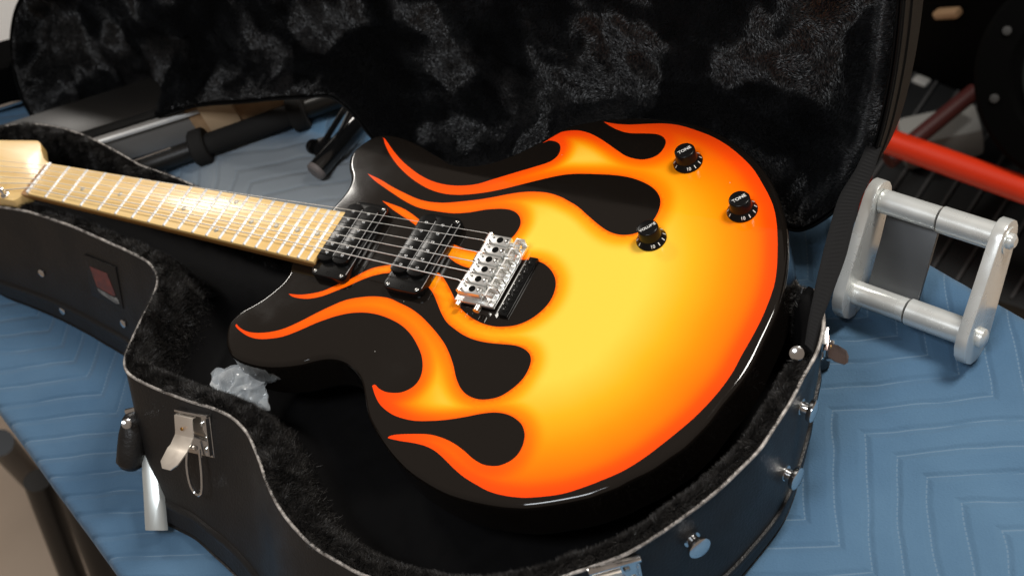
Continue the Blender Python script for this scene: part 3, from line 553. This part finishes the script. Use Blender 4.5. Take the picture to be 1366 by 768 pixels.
pile('fur_pile', Vc, F2c, 3.2, 5.6, .28, flow_case, M['fur'], cs, keep=kp)

# ---- lid
LP = np.array([0, 195, -30.]); tl = math.radians(18); LN = np.array([0, -math.cos(tl), math.sin(tl)]); LU = np.array([0, math.sin(tl), math.cos(tl)]); LX = np.array([1., 0, 0])
lidpx = [(45,-25),(28,0),(20,20),(15.5,50),(16,70),(20,95),(26,120),(35,142),(50,162),(75,171),(110,173),(150,172.5),(180,169),(205,160),(225,150.5),(250,143),(280,138.5),(320,136),(370,131),(410,129),(438,127.5),(455,137),(477,158),(495,181),(512,198),(540,215),(600,232),(680,225),(740,200),(800,190),(870,190),(940,210),(1000,250),(1035,290),(1060,306),(1090,296),(1125,268),(1150,235),(1170,190),(1185,130),(1195,70),(1202,0),(1204,-60),(1190,-130),(1100,-175),(900,-190),(500,-190),(150,-120),(80,-70)]
lid3 = np.array([on(u, v, LP, LN) for u, v in lidpx]); l2 = np.stack([lid3[:, 0], (lid3 - LP) @ LU], 1); l2 = spline(l2, 5, corner=120); nl = len(l2)
def L3(x, y, dep): return LP + np.multiply.outer(x, LX) + np.multiply.outer(y, LU) - np.multiply.outer(dep, LN)
lid = empty('tmp', (0, 0, 0), 'x', 'x'); bpy.data.objects.remove(lid)
V = []; F = []; lv = [(-1.5, 0), (-3.2, 1.5), (-3.6, 8), (-3.6, 14), (-5, 15.5), (-3.6, 17), (-3.6, 50), (-1, 56), (6, 60)]
for e, dp in lv:
    L = offset(l2, e); V += list(L3(L[:, 0], L[:, 1], np.full(nl, float(dp))))
for a in range(len(lv) - 1):
    for i in range(nl): j = (i + 1) % nl; F.append((a * nl + i, a * nl + j, (a + 1) * nl + j, (a + 1) * nl + i))
F.append(tuple((len(lv) - 1) * nl + i for i in range(nl)))
M['lidvinyl'] = mat('lid_vinyl', (.0045, .0045, .0045), .5, spec=.1, bump=(430, .6, .6))
lidsh = MB().add(V, F).build('lid', M['lidvinyl'], cs, ang=40, label='raised lid with plush lined hollow')
Lp = L3(offset(l2, -1)[:, 0], offset(l2, -1)[:, 1], np.full(nl, -.6)); MB().tube(Lp, 1.3, 8, closed=True).build('piping', M['lidvinyl'], lidsh, ang=80)
Lp = L3(offset(l2, 2.2)[:, 0], offset(l2, 2.2)[:, 1], np.full(nl, 0.4)); MB().tube(Lp, 1.2, 8, closed=True).build('rubber_seal', M['lidvinyl'], lidsh, ang=80)
li = np.column_stack([offset(l2, 3), np.zeros(nl)]); V2l, F2l, d, k = lining(li[::2], 1)
dep = np.interp(d, [0, 3, 9, 16, 26, 40, 1000], [0, -1, 5, 24, 36, 41, 43.])
def wave(x, y): return 8 * nz(x, y, 0, .013) + 3.2 * nz(x, y, 5, .034) + 1.0 * nz(x, y, 8, .11)
dep = dep + np.array([wave(x, y) for x, y in V2l]) * np.clip(d / 22, 0, 1)
Vl = L3(V2l[:, 0], V2l[:, 1], dep); MB().add(Vl, F2l).build('lining', M['plush'], lidsh, ang=80)
def flow_lid(P):
    a = nfield(P, .011, 0); b = nfield(P, .035, 9); c = nfield(P, .10, 4); th = -1.2 + a * 3.5 + b * 2.2 + c * .6
    return (np.outer(np.cos(th), LX) + np.outer(np.sin(th), LU)) * 1.3
def lift_lid(P):
    q = nfield(P, .008, 3) * 3.0 + nfield(P, .022, 11) * 1.7 + nfield(P, .07, 6) * .35
    return 2.1 + 1.95 * np.tanh((q + .02) * 4.2)
pile('plush_pile', Vl, F2l, 3.4, 2.6, .24, flow_lid, M['pile'], lidsh, seed=5, lf=lift_lid, jit=.15)

# ---- wall frame on the shell
def wall(u, v):                                    # shell frame whose rim is nearest to pixel (u,v)
    best = min(range(nr), key=lambda i: np.linalg.norm(rim[i] - at(u, v, NZ)))
    r = tg[best] * sg; dn = bas[best] - rim[best]; H = np.linalg.norm(dn); dn /= H; r = r - dn * (r @ dn); r /= np.linalg.norm(r); o = np.cross(r, dn); 
    if o @ on_[best] < 0: o = -o
    if np.cross(o, dn) @ r < 0: pass
    return rim[best], r, dn, o, H
def wp(F_, x, y, z): return F_[0] + F_[1] * x + F_[2] * y + F_[3] * z
def stud(u, v, t, R0=9, name='foot_stud', ln=11):
    Fw = wall(u, v); c = wp(Fw, 0, t, 0)
    return MB().lathe([(R0 * .75, -1), (R0 * .75, .6), (R0 * .55, 1), (R0 * .5, ln * .55), (R0 * .9, ln * .6), (R0, ln * .72), (R0, ln * .95), (R0 * .85, ln * 1.05), (R0 * .2, ln * 1.1)], c, Fw[3], 28).build(name, M['chrome'], cs)
stud(915, 686, 29); stud(1036, 566, 0 + 68); stud(1066, 512, 34)
for u, v, t in ((30, 280.5, 72), (50, 286, 112), (150, 325, 88)): stud(u, v, t, 4.2, 'rivet', 2.2)
# front latch
def latch(Fw, y0, wd=36, flip=1, sc=1.):
    r, dn, o = Fw[1] * flip, Fw[2], Fw[3]; P = lambda x, y, z: Fw[0] + r * x * sc + dn * (y * sc + y0) + o * z * sc
    ax_ = [r, dn, o]
    lt = MB().box(P(0, 19, 1.6), (wd * sc, 38 * sc, 1.4), ax_).build('latch', M['chrome'], cs, bevel=.5, label=None)
    MB().box(P(0, -1, 3.8), ((wd + 2) * sc, 2.0, 6.5 * sc), ax_).build('top_lip', M['chrome'], lt, bevel=.4)
    for x in (-wd / 2 + 1.2, wd / 2 - 1.2): MB().box(P(x, 18, 4.2), (1.4, 34 * sc, 5.6 * sc), ax_).build('side_flange', M['chrome'], lt, bevel=.4)
    for x, y in ((8, 8), (12, 20), (10, 31), (-12, 33)): MB().lathe([(2.5, 0), (2.5, 1.1), (1.4, 2)], P(x, y, 2.3), o, 14).build('rivet', M['steel'], lt)
    # lever, opened away from the plate
    lw = 10.5; prof = [(2, 4.5), (2, 9), (15, 10), (19, 10.5), (26, 17), (28, 20), (36, 31), (40, 35)]; wds = [lw, lw, lw, lw * 1.02, lw * 1.02, lw * 1.1, lw * .95, lw * .45]
    V = []; F = []
    for (y, z), ww in zip(prof, wds):
        for sx in (-1, 1): V.append(P(-7 + sx * ww, y, z))
        for sx in (1, -1): V.append(P(-7 + sx * ww, y + .9, z - 1.0))
    for i in range(len(prof) - 1):
        for q in range(4): F.append((i * 4 + q, i * 4 + (q + 1) % 4, (i + 1) * 4 + (q + 1) % 4, (i + 1) * 4 + q))
    F += [(0, 1, 2, 3), tuple(range(len(prof) * 4 - 1, len(prof) * 4 - 5, -1))]
    lv_ = MB().add(V, F).build('lever', M['lever'] if sc == 1 else M['brownmetal'], lt, bevel=.25, ang=25)
    MB().lathe([(1.6, 0), (1.6, .8)], P(-7, 12, 11.6), o, 12).build('rivet', M['brass'], lv_)
    MB().tube([P(-18, 27, 12), P(8, 27, 12)], 2.2, 10).build('hinge_pin', M['chrome'], lt)
    lp_ = [P(-4, 30, 11), P(-5, 45, 13), P(-3, 60, 14), P(1, 68, 14), P(6, 70, 14), P(10, 66, 14), P(11.5, 52, 13), P(10, 38, 11), P(8, 29, 9)]
    MB().tube(spline(lp_, 5, closed=False), 1.5, 10).build('wire_loop', M['chrome'], lt)
    return lt
M['lever'] = grime(mat('warm_nickel', (.86, .78, .68), .35, metal=.75), 50, 0, .2, .28); M['brass'] = mat('brass', (.6, .35, .12), .3, metal=1); M['brownmetal'] = mat('dark_brown_metal', (.22, .17, .16), .25, metal=.85)
Fw = wall(262, 537); latch(Fw, 9, flip=-1 if (Fw[1] @ (at(300, 550, NZ) - at(250, 533, NZ))) < 0 else 1)['label'] = 'open chrome latch with hanging wire loop on the near wall'
Fw = wall(815, 745); latch(Fw, 3, flip=1)['label'] = 'chrome latch at the bottom edge of the picture'
Fw = wall(1098, 440); latch(Fw, 10, wd=22, sc=.62)['label'] = 'open latch at the right end of the case'
# badge
Fw = wall(132, 316); r = Fw[1]; r = r if r @ np.array([1, 0, 0]) > 0 else -r
Pb = lambda x, y, z: Fw[0] + r * x + Fw[2] * y + Fw[3] * z
bd = MB().box(Pb(-6, 48, 1.2), (52, 46, 2.4), [r, Fw[2], Fw[3]]).build('badge', M['leather'], cs, bevel=.8, label='small black badge with red label')
M['red_lbl'] = mat('faded_red_print', (.20, .055, .045), .5, var=(120, (.12, .05, .05), (1, 1, 1))); M['grey_lbl'] = mat('grey_print', (.30, .30, .29), .45, var=(150, (.12, .12, .12), (1, 1, 1)))
MB().prism([(-24, 36), (4, 36), (12, 58), (8, 60), (-18, 57)], r, Fw[2], Fw[3], Fw[0], 2.5, 2.9).build('red_emblem', M['red_lbl'], bd, smooth=False)
MB().prism([(-19, 58.5), (8, 61.5), (13, 60), (16, 66), (11, 68), (-16, 62.5)], r, Fw[2], Fw[3], Fw[0], 2.5, 2.9).build('silver_script', M['grey_lbl'], bd, smooth=False)
# handle on the near-left corner
Fw = wall(183, 505); r, dn, o = Fw[1], Fw[2], Fw[3]
if r @ np.array([1, -.3, 0]) < 0: r = -r
H0 = at(178, 540, -62); tw = (CAM - H0); tw /= np.linalg.norm(tw)
def hp_(u, v, z): return at(u, v, z)
hd = MB().tube([hp_(183, 548, -62), hp_(181, 560, -66), hp_(178, 580, -74), hp_(176, 600, -84), hp_(173, 618, -92), hp_(172, 624, -95)], [8, 12, 13.5, 13.5, 12.5, 8], 14).build('handle', M['leather'], cs, ang=70, label='black padded carrying handle hanging down')
MB().tube(spline([hp_(178, 530, -48), hp_(188, 538, -50), hp_(196, 556, -58), hp_(203, 574, -66)], 4, closed=False), 2.2, 8).build('bracket', M['chrome'], hd)
MB().tube([hp_(168, 549, -56), hp_(180, 546, -56), hp_(192, 545, -56)], 2.6, 8).build('bracket', M['chrome'], hd)
MB().lathe([(4.5, 0), (4.5, 2), (2, 3)], hp_(169, 565, -50), tw, 16).build('rivet', M['chrome'], hd)
pl_ = [hp_(200, 597, -88), hp_(203, 630, -98), hp_(206, 665, -110), hp_(209, 707, -125)]
V = []; F = []
for i, p in enumerate(pl_):
    wv = (at(0, 0, 0) * 0) + np.array([.85, .43, -.29]) * [7.5, 9.5, 10, 10.5][i]
    for sx, e in ((-1, 0), (-.5, 3), (.5, 3), (1, 0), (.5, -2), (-.5, -2)): V.append(p + wv * sx + tw * e)
for i in range(3):
    for q in range(6): F.append((i * 6 + q, i * 6 + (q + 1) % 6, (i + 1) * 6 + (q + 1) % 6, (i + 1) * 6 + q))
F += [tuple(range(6)), tuple(range(18, 24))]
MB().add(V, F).build('metal_strip', M['strip'] if 'strip' in M else mat('pale_metal', (.72, .76, .74), .35, metal=.6), hd, bevel=.8)
# strap (lid stay)
sL = on(1160, 195, LP, LN); sC = at(1072, 470, -8); e1 = (sC - sL) / np.linalg.norm(sC - sL); tc_ = CAM - (sL + sC) / 2; sn_ = tc_ - e1 * (tc_ @ e1); sn_ /= np.linalg.norm(sn_)
ed = [((1158,188),(1176,196)),((1142,225),(1164,233)),((1119,264),(1148,268)),((1106,305),(1139,300)),((1095,348),(1128,344)),((1087,385),(1110,392)),((1079,425),(1095,432)),((1074,458),(1085,470))]
Lf = spline([on(*a, sL, sn_) for a, b in ed], 24, closed=False); Rt = spline([on(*b, sL, sn_) for a, b in ed], 24, closed=False)
V = []; F = []; m_ = len(Lf); nc = 7
for i in range(m_):
    rib = .16 * (1 if (i % 3) < 2 else -1)
    for c in range(nc):
        t = c / (nc - 1); p = Lf[i] * (1 - t) + Rt[i] * t; V.append(p + sn_ * (1.2 + (rib if 0 < c < nc - 1 else -.6) + 2 * math.sin(i * .03)))
for i in range(m_):
    for c in range(nc):
        t = c / (nc - 1); p = Lf[i] * (1 - t) + Rt[i] * t; V.append(p - sn_ * (1.2 - 2 * math.sin(i * .03)))
for h in (0, m_ * nc):
    for i in range(m_ - 1):
        for c in range(nc - 1): F.append((h + i * nc + c, h + i * nc + c + 1, h + (i + 1) * nc + c + 1, h + (i + 1) * nc + c))
for i in range(m_ - 1):
    for c in (0, nc - 1): F.append((i * nc + c, (i + 1) * nc + c, m_ * nc + (i + 1) * nc + c, m_ * nc + i * nc + c))
MB().add(V, F).build('strap', M['web'], cs, ang=20)
p = at(1063, 471, -12); MB().lathe([(5.5, 0), (5.5, 1.2), (3, 2.6)], p, (.3, -.6, .75), 20).build('rivet', M['chrome'], cs)

# ================================================================== BAG
V = []; F = []; P0 = at(322, 522, -52)
exb = np.array([.85, .35, .25]); eyb = np.array([-.35, .75, .55]); ezb = np.cross(exb, eyb); nb_ = 34
def bagp(a, b, s):
    x = (a - .5) * 62; y = (b - .5) * 48; rr = math.hypot(a - .5, b - .5)
    z = 9 * math.cos(min(1, rr * 1.9) * math.pi / 2) * s + 9 * abs(nz(a * 3.1 + s, b * 3.3, s * 2.)) + 3 * nz(a * 8, b * 7, s * 5.)
    x += 6 * nz(a * 4, b * 4, 3); y += 6 * nz(a * 4, b * 4, 8)
    return P0 + exb * x + eyb * y + ezb * z
for s in (1, -1):
    b0 = len(V)
    for i in range(nb_):
        for j in range(nb_): V.append(bagp(i / (nb_ - 1), j / (nb_ - 1), s))
    for i in range(nb_ - 1):
        for j in range(nb_ - 1): F.append((b0 + i * nb_ + j, b0 + i * nb_ + j + 1, b0 + (i + 1) * nb_ + j + 1, b0 + (i + 1) * nb_ + j))
def film():
    m = bpy.data.materials.new('clear_film'); m.use_nodes = True; nt = m.node_tree; nt.nodes.clear(); N = nt.nodes.new
    o = N('ShaderNodeOutputMaterial'); mx = N('ShaderNodeMixShader'); tr = N('ShaderNodeBsdfTransparent'); tr.inputs[0].default_value = (.9, .93, .95, 1)
    b = N('ShaderNodeBsdfPrincipled'); b.inputs['Base Color'].default_value = (.92, .95, .96, 1); b.inputs['Roughness'].default_value = .09; b.inputs['Specular IOR Level'].default_value = 1
    lw = N('ShaderNodeLayerWeight'); lw.inputs[0].default_value = .42; mr = N('ShaderNodeMapRange'); mr.inputs[3].default_value = .3; mr.inputs[4].default_value = .9
    nt.links.new(lw.outputs['Facing'], mr.inputs[0]); nt.links.new(mr.outputs[0], mx.inputs[0]); nt.links.new(tr.outputs[0], mx.inputs[1]); nt.links.new(b.outputs[0], mx.inputs[2]); nt.links.new(mx.outputs[0], o.inputs[0]); return m
bg = raw('plastic_bag', V, F, film(), smooth=False); tag(bg, 'crumpled clear plastic bag tucked in the case beside the black horn of the guitar', 'plastic bag')

# ================================================================== THINGS BEHIND
# long beam with cardboard sleeve (left, behind the neck compartment)
M['card'] = mat('cardboard', (.66, .42, .23), .75, var=(30, (.42, .24, .12), (1, 1, 1)))
M['alu'] = mat('grey_metal', (.34, .32, .30), .5, metal=.2)
def quadpx(pts, z): return [at(u, v, z) for u, v in pts]
bz = BZ + 38
A = at(60, 216, bz); B = at(520, 72, bz); e = (B - A) / np.linalg.norm(B - A); sd = np.array([-e[1], e[0], 0])
beam = empty('packing_beam', (A + B) / 2 * [1, 1, 0] + [0, 0, BZ], 'long grey metal beam with tan cardboard sleeve lying on the blanket behind the case', 'beam')
def along(u, v): q = at(u, v, bz); return (q - A) @ e
s0, s1_, s2_, s3_ = along(60, 222), along(250, 163), along(268, 158), along(310, 145)
bc = lambda s, y, z: A + e * s + sd * y + np.array([0, 0, z])
axb = [e, sd, (0, 0, 1)]
MB().box(bc((s0 + s1_) / 2 - 150, 4.5, -14), (s1_ - s0 + 300, 7, 40), axb).build('metal_section', M['alu'], beam, bevel=1)
MB().box(bc((s0 + s1_) / 2 - 150, 40, -8), (s1_ - s0 + 300, 60, 50), axb).build('black_section', M['table'], beam, bevel=1)
MB().box(bc((s1_ + s3_ + 420) / 2, 17, -13), (s3_ + 420 - s1_, 34, 44), axb).build('cardboard_sleeve', M['card'], beam, bevel=1.5)
MB().box(bc((s2_ + s3_) / 2, 16, -6), (s3_ - s2_, 43, 62), axb).build('cardboard_wrap', mat('light_cardboard', (.80, .56, .34), .75), beam, bevel=2)
MB().box(bc(s0 + 20, -1.2, 4.5), (s1_ - s0 + 260, 4, 4), axb).build('bright_edge', mat('white_edge', (.85, .85, .83), .4), beam, bevel=.5)
# padded roller
rl = empty('foam_roller', at(330, 180, BZ), 'black foam covered bar with two round end flanges on the blanket behind the neck', 'padded bar')
M['foam'] = mat('black_foam', (.018, .017, .016), .85, spec=.2, bump=(300, .4, .6))
rz = BZ + 16
Pa, Pb_ = at(268, 196, rz), at(398, 150, rz); ex = (Pb_ - Pa) / np.linalg.norm(Pb_ - Pa)
MB().tube([Pa, Pb_], 12.5, 20).build('foam_sleeve', M['foam'], rl)
MB().lathe([(19, -9), (21, -7), (21, 7), (19, 9)], Pa, ex, 28).build('end_flange', M['foam'], rl)
MB().lathe([(19, -9), (21, -7), (21, 7), (19, 9)], Pb_, ex, 28).build('end_flange', M['foam'], rl)
MB().tube([Pa - ex * 150, Pa], 11, 14).build('tube', M['table'], rl); MB().tube([Pb_, Pb_ + ex * 190], 11, 14).build('tube', M['table'], rl)
MB().tube([Pa - ex * 135 + [0, 0, 12], Pa - ex * 30 + [0, 0, 12]], 1.6, 8).build('rod_or_highlight_line', M['chrome'], rl)  # added to give the black tube its thin highlight line
# folded black stand near the upper horn
sd_ = empty('folding_stand', at(450, 190, BZ), 'glossy black folded stand with round tubes and clamp beside the upper horn', 'stand')
M['tube'] = mat('gloss_black_tube', (.01, .01, .01), .15, spec=.6, coat=.5)
MB().tube([at(424, 226, BZ + 14), at(505, 135, BZ + 22)], 11, 20).build('tube', M['tube'], sd_)
MB().lathe([(11.3, 0), (11.3, 4), (9, 6)], at(424, 226, BZ + 14), at(424, 226, BZ + 14) - at(505, 135, BZ + 22), 20).build('end_cap', mat('grey_rubber', (.2, .17, .16), .6), sd_)
MB().tube([at(432, 190, BZ + 20), at(462, 142, BZ + 30)], 3.4, 12).build('rod_or_highlight_line', M['tube'], sd_)
MB().tube(spline([at(428, 208, BZ + 16), at(445, 195, BZ + 22), at(455, 178, BZ + 26), at(468, 150, BZ + 30)], 4, closed=False), 4.2, 10).build('curved_arm', M['tube'], sd_)
MB().lathe([(7, -5), (8.5, -3), (8.5, 3), (7, 5)], at(419, 196, BZ + 16), (.8, -.3, .3), 18).build('clamp_knob', M['plastic'], sd_)
MB().box(at(434, 200, BZ + 12), (20, 24, 18), axb, bev=2).build('clamp_block', M['tube'], sd_)
# chrome roller frame at right
rf = empty('roller_frame', at(1240, 440, BZ), 'silver frame with two chrome rollers between end plates on the blanket', 'roller frame')
A1, B1 = at(1137, 388, BZ + 22), at(1300, 447, BZ + 22); A2, B2 = at(1178, 268, BZ + 80), at(1352, 330, BZ + 80)
A2 = A1 + (A2 - A1); B2 = B1 + (A2 - A1) * 1.0
pale = grime(mat('pale_metal', (.80, .82, .80), .3, metal=.5), 24, 0, .25, .2)
for a, b in ((A1, B1), (A2, B2)):
    ee = (b - a) / np.linalg.norm(b - a); L = np.linalg.norm(b - a)
    ro = MB().tube([a, a + ee * L * .46], 10.2, 24).build('roller', pale, rf); MB().tube([a + ee * L * .48, b], 11.2, 24).build('roller', pale, rf); MB().tube([a + ee * L * .45, a + ee * L * .49], 7.5, 14).build('roller_gap', M['dark'], rf)
ee = (B1 - A1) / np.linalg.norm(B1 - A1); dv = (A2 - A1); Ld = np.linalg.norm(dv); dv = dv / Ld; nv = np.cross(ee, dv); nv /= np.linalg.norm(nv); dv = np.cross(nv, ee)
for q in (A1, B1):
    pl = []
    for k in range(9): t = -math.pi / 2 + math.pi * k / 8; pl.append((Ld + 17 * math.cos(t), 17 * math.sin(t)))
    for k in range(9): t = math.pi / 2 + math.pi * k / 8; pl.append((0 + 24 * math.cos(t), 24 * math.sin(t)))
    ep = MB().prism(pl, dv, nv, ee, q, -6, 4).build('end_plate', pale, rf, bevel=1.2)
    MB().lathe([(8, 0), (8, 5), (5, 7)], q + ee * 3, ee, 20).build('bolt', pale, ep)
    MB().lathe([(6.5, 0), (6.5, 5), (4, 7)], q + dv * Ld + ee * 3, ee, 20).build('bolt', pale, ep)
MB().box((A1 + A2) / 2 + ee * 28 + nv * -12, (46, Ld * .9, 4), [ee, dv, nv]).build('cover_plate', mat('grey_plate', (.10, .105, .11), .4, metal=.3), rf, bevel=1)
# red bar machine, standing on the floor beyond the table
RZ = -700
rb = empty('red_bar_frame', at(1270, 215, FZ), 'bright red metal bar on black base beyond the table, right of the lid', 'metal frame')
M['red'] = mat('red_paint', (.78, .04, .008), .4, coat=.25)
Ra, Rb = at(1120, 165, RZ), at(1460, 287, RZ); re_ = (Rb - Ra) / np.linalg.norm(Rb - Ra)
MB().tube([Ra, Rb], 18.5, 28).build('tube', M['red'], rb)
MB().tube([at(1187, 178, RZ + 10), at(1192, 148, RZ + 60)], 9, 14).build('peg', M['red'], rb)
for q in (Ra + re_ * 25, Rb - re_ * 25): MB().tube([q, q * [1, 1, 0] + [0, 0, FZ + 30]], 14, 14).build('post', M['red'], rb)
MB().tube([at(1185, 215, RZ - 60), at(1300, 122, RZ - 60)], 13, 14).build('brace', mat('dark_red', (.05, .006, .005), .5), rb)
ba, bb_ = at(1060, 330, FZ), at(1520, 480, FZ); be = (bb_ - ba) / np.linalg.norm(bb_ - ba); bn_ = np.array([-be[1], be[0], 0]); bn_ *= np.sign(bn_[1]); bL = np.linalg.norm(bb_ - ba)
MB().box((ba + bb_) / 2 + bn_ * 320 + [0, 0, 17], (bL, 640, 30), [be, bn_, (0, 0, 1)]).build('base', mat('black_base', (.007, .008, .009), .5, spec=.25), rb, bevel=4)
for k in range(int(bL / 42)): MB().box(ba + be * (20 + 42 * k) + bn_ * 320 + [0, 0, 33.5], (4, 620, 4), [be, bn_, (0, 0, 1)]).build('rib', mat('rib_grey', (.06, .06, .062), .4) if k == 0 else bpy.data.materials['rib_grey'], rb)
# round black housing top right, same distance
hs = empty('round_housing', at(1420, 190, FZ), 'large black round housing with bolted rim at upper right', 'machine housing')
blk = mat('matt_black', (.002, .002, .002), .8, spec=.03)
hc = at(1448, 104, -560); hn = CAM - hc; hn /= np.linalg.norm(hn); hn = hn * .85 + np.array([-.2, -.2, .05]); hn /= np.linalg.norm(hn); q_ = 1.75
MB().lathe([(80 * q_, -90), (84 * q_, -80), (84 * q_, -6), (80 * q_, 0), (57 * q_, 1), (53 * q_, -5), (50 * q_, -5)], hc, hn, 64).build('rim', blk, hs, ang=30)
MB().lathe([(49 * q_, -9), (45 * q_, 3), (25 * q_, 9), (3, 11)], hc, hn, 48).build('face_disc', mat('dark_grey_green', (.012, .015, .0145), .6, spec=.1), hs)
hx = np.cross(hn, [0, 0, 1]); hx /= np.linalg.norm(hx); hy = np.cross(hx, hn)
for k in range(8):
    t = math.radians(22.5 + 45 * k); MB().lathe([(6, 0), (6, 4), (4, 5)], hc + 68 * q_ * (math.cos(t) * hx + math.sin(t) * hy) + hn * .5, hn, 14).build('bolt', mat('dull_bolt', (.06, .06, .06), .7, spec=.1) if k == 0 else bpy.data.materials['dull_bolt'], hs)
cbx = at(1120, 100, FZ); cby = at(1560, 290, FZ); ce = (cby - cbx) / np.linalg.norm(cby - cbx); cn = np.array([-ce[1], ce[0], 0]); cn *= np.sign(cn[1])
MB().box((cbx + cby) / 2 + cn * 100 + [0, 0, 400], (np.linalg.norm(cby - cbx) + 60, 120, 798), [ce, cn, (0, 0, 1)]).build('cabinet', blk, hs, bevel=10)
fp = cbx + cn * 30
q = on(1230, 118, fp, cn); MB().box(q, (30, 20, 42), [ce, cn, (0, 0, 1)]).build('white_knob', mat('white_plastic', (.5, .5, .48), .5), hs, bevel=6)
w3 = ce * .9 + np.array([0, 0, .43]); w3 /= np.linalg.norm(w3)
q = on(1264, 18, fp, cn); MB().box(q, (50, 18, 13), [w3, cn, np.cross(w3, cn)]).build('tan_handle', mat('pine', (.42, .26, .14), .6, var=(20, (.34, .2, .1), (.3, 3, 1))), hs, bevel=5)
c = at(1256, 200, FZ + 33); tag(MB().box(c + [0, 0, 30], (130, 70, 60), [(.85, .43, 0), (-.43, .85, 0), (0, 0, 1)]).build('grey_block', mat('grey_felt', (.22, .22, .21), .9), bevel=12), 'grey felt block lying behind the red bar', 'block')
# far left: dark box and bright rail
c = at(-15, 152, BZ); tag(MB().box(c + [0, 30, 31], (110, 60, 62), [(.893, .45, 0), (-.45, .893, 0), (0, 0, 1)]).build('black_box', blk, bevel=4), 'black box standing beyond the left end of the lid', 'box')
wc = at(-40, 62, BZ); tag(MB().box([wc[0] - 330, wc[1] + 420, BZ - 180], (700, 700, 1180), [(.9165, -.4, 0), (.4, .9165, 0), (0, 0, 1)]).build('white_cabinet', mat('white_laminate', (.85, .85, .83), .6), bevel=3), 'bright white cabinet beyond the table at the top left corner', 'cabinet')
q0, q1 = at(-40, 156, BZ + 8), at(60, 124, BZ + 8); tag(MB().tube([q0, q1], 4, 12).build('metal_rail', M['chrome']), 'thin bright metal rail left of the lid', 'rail')
# chair parts beneath the table edge at lower left
ch = empty('stool', at(90, 700, FZ), 'black legged stool on the tan floor beyond the table edge', 'stool')
for (a, b) in (((0, 590), (45, 640)), ((50, 640), (110, 800)), ((95, 650), (160, 820))):
    MB().tube([at(*a, FZ + 330), at(*b, FZ + 40)], 20, 14).build('leg', M['table'], ch)
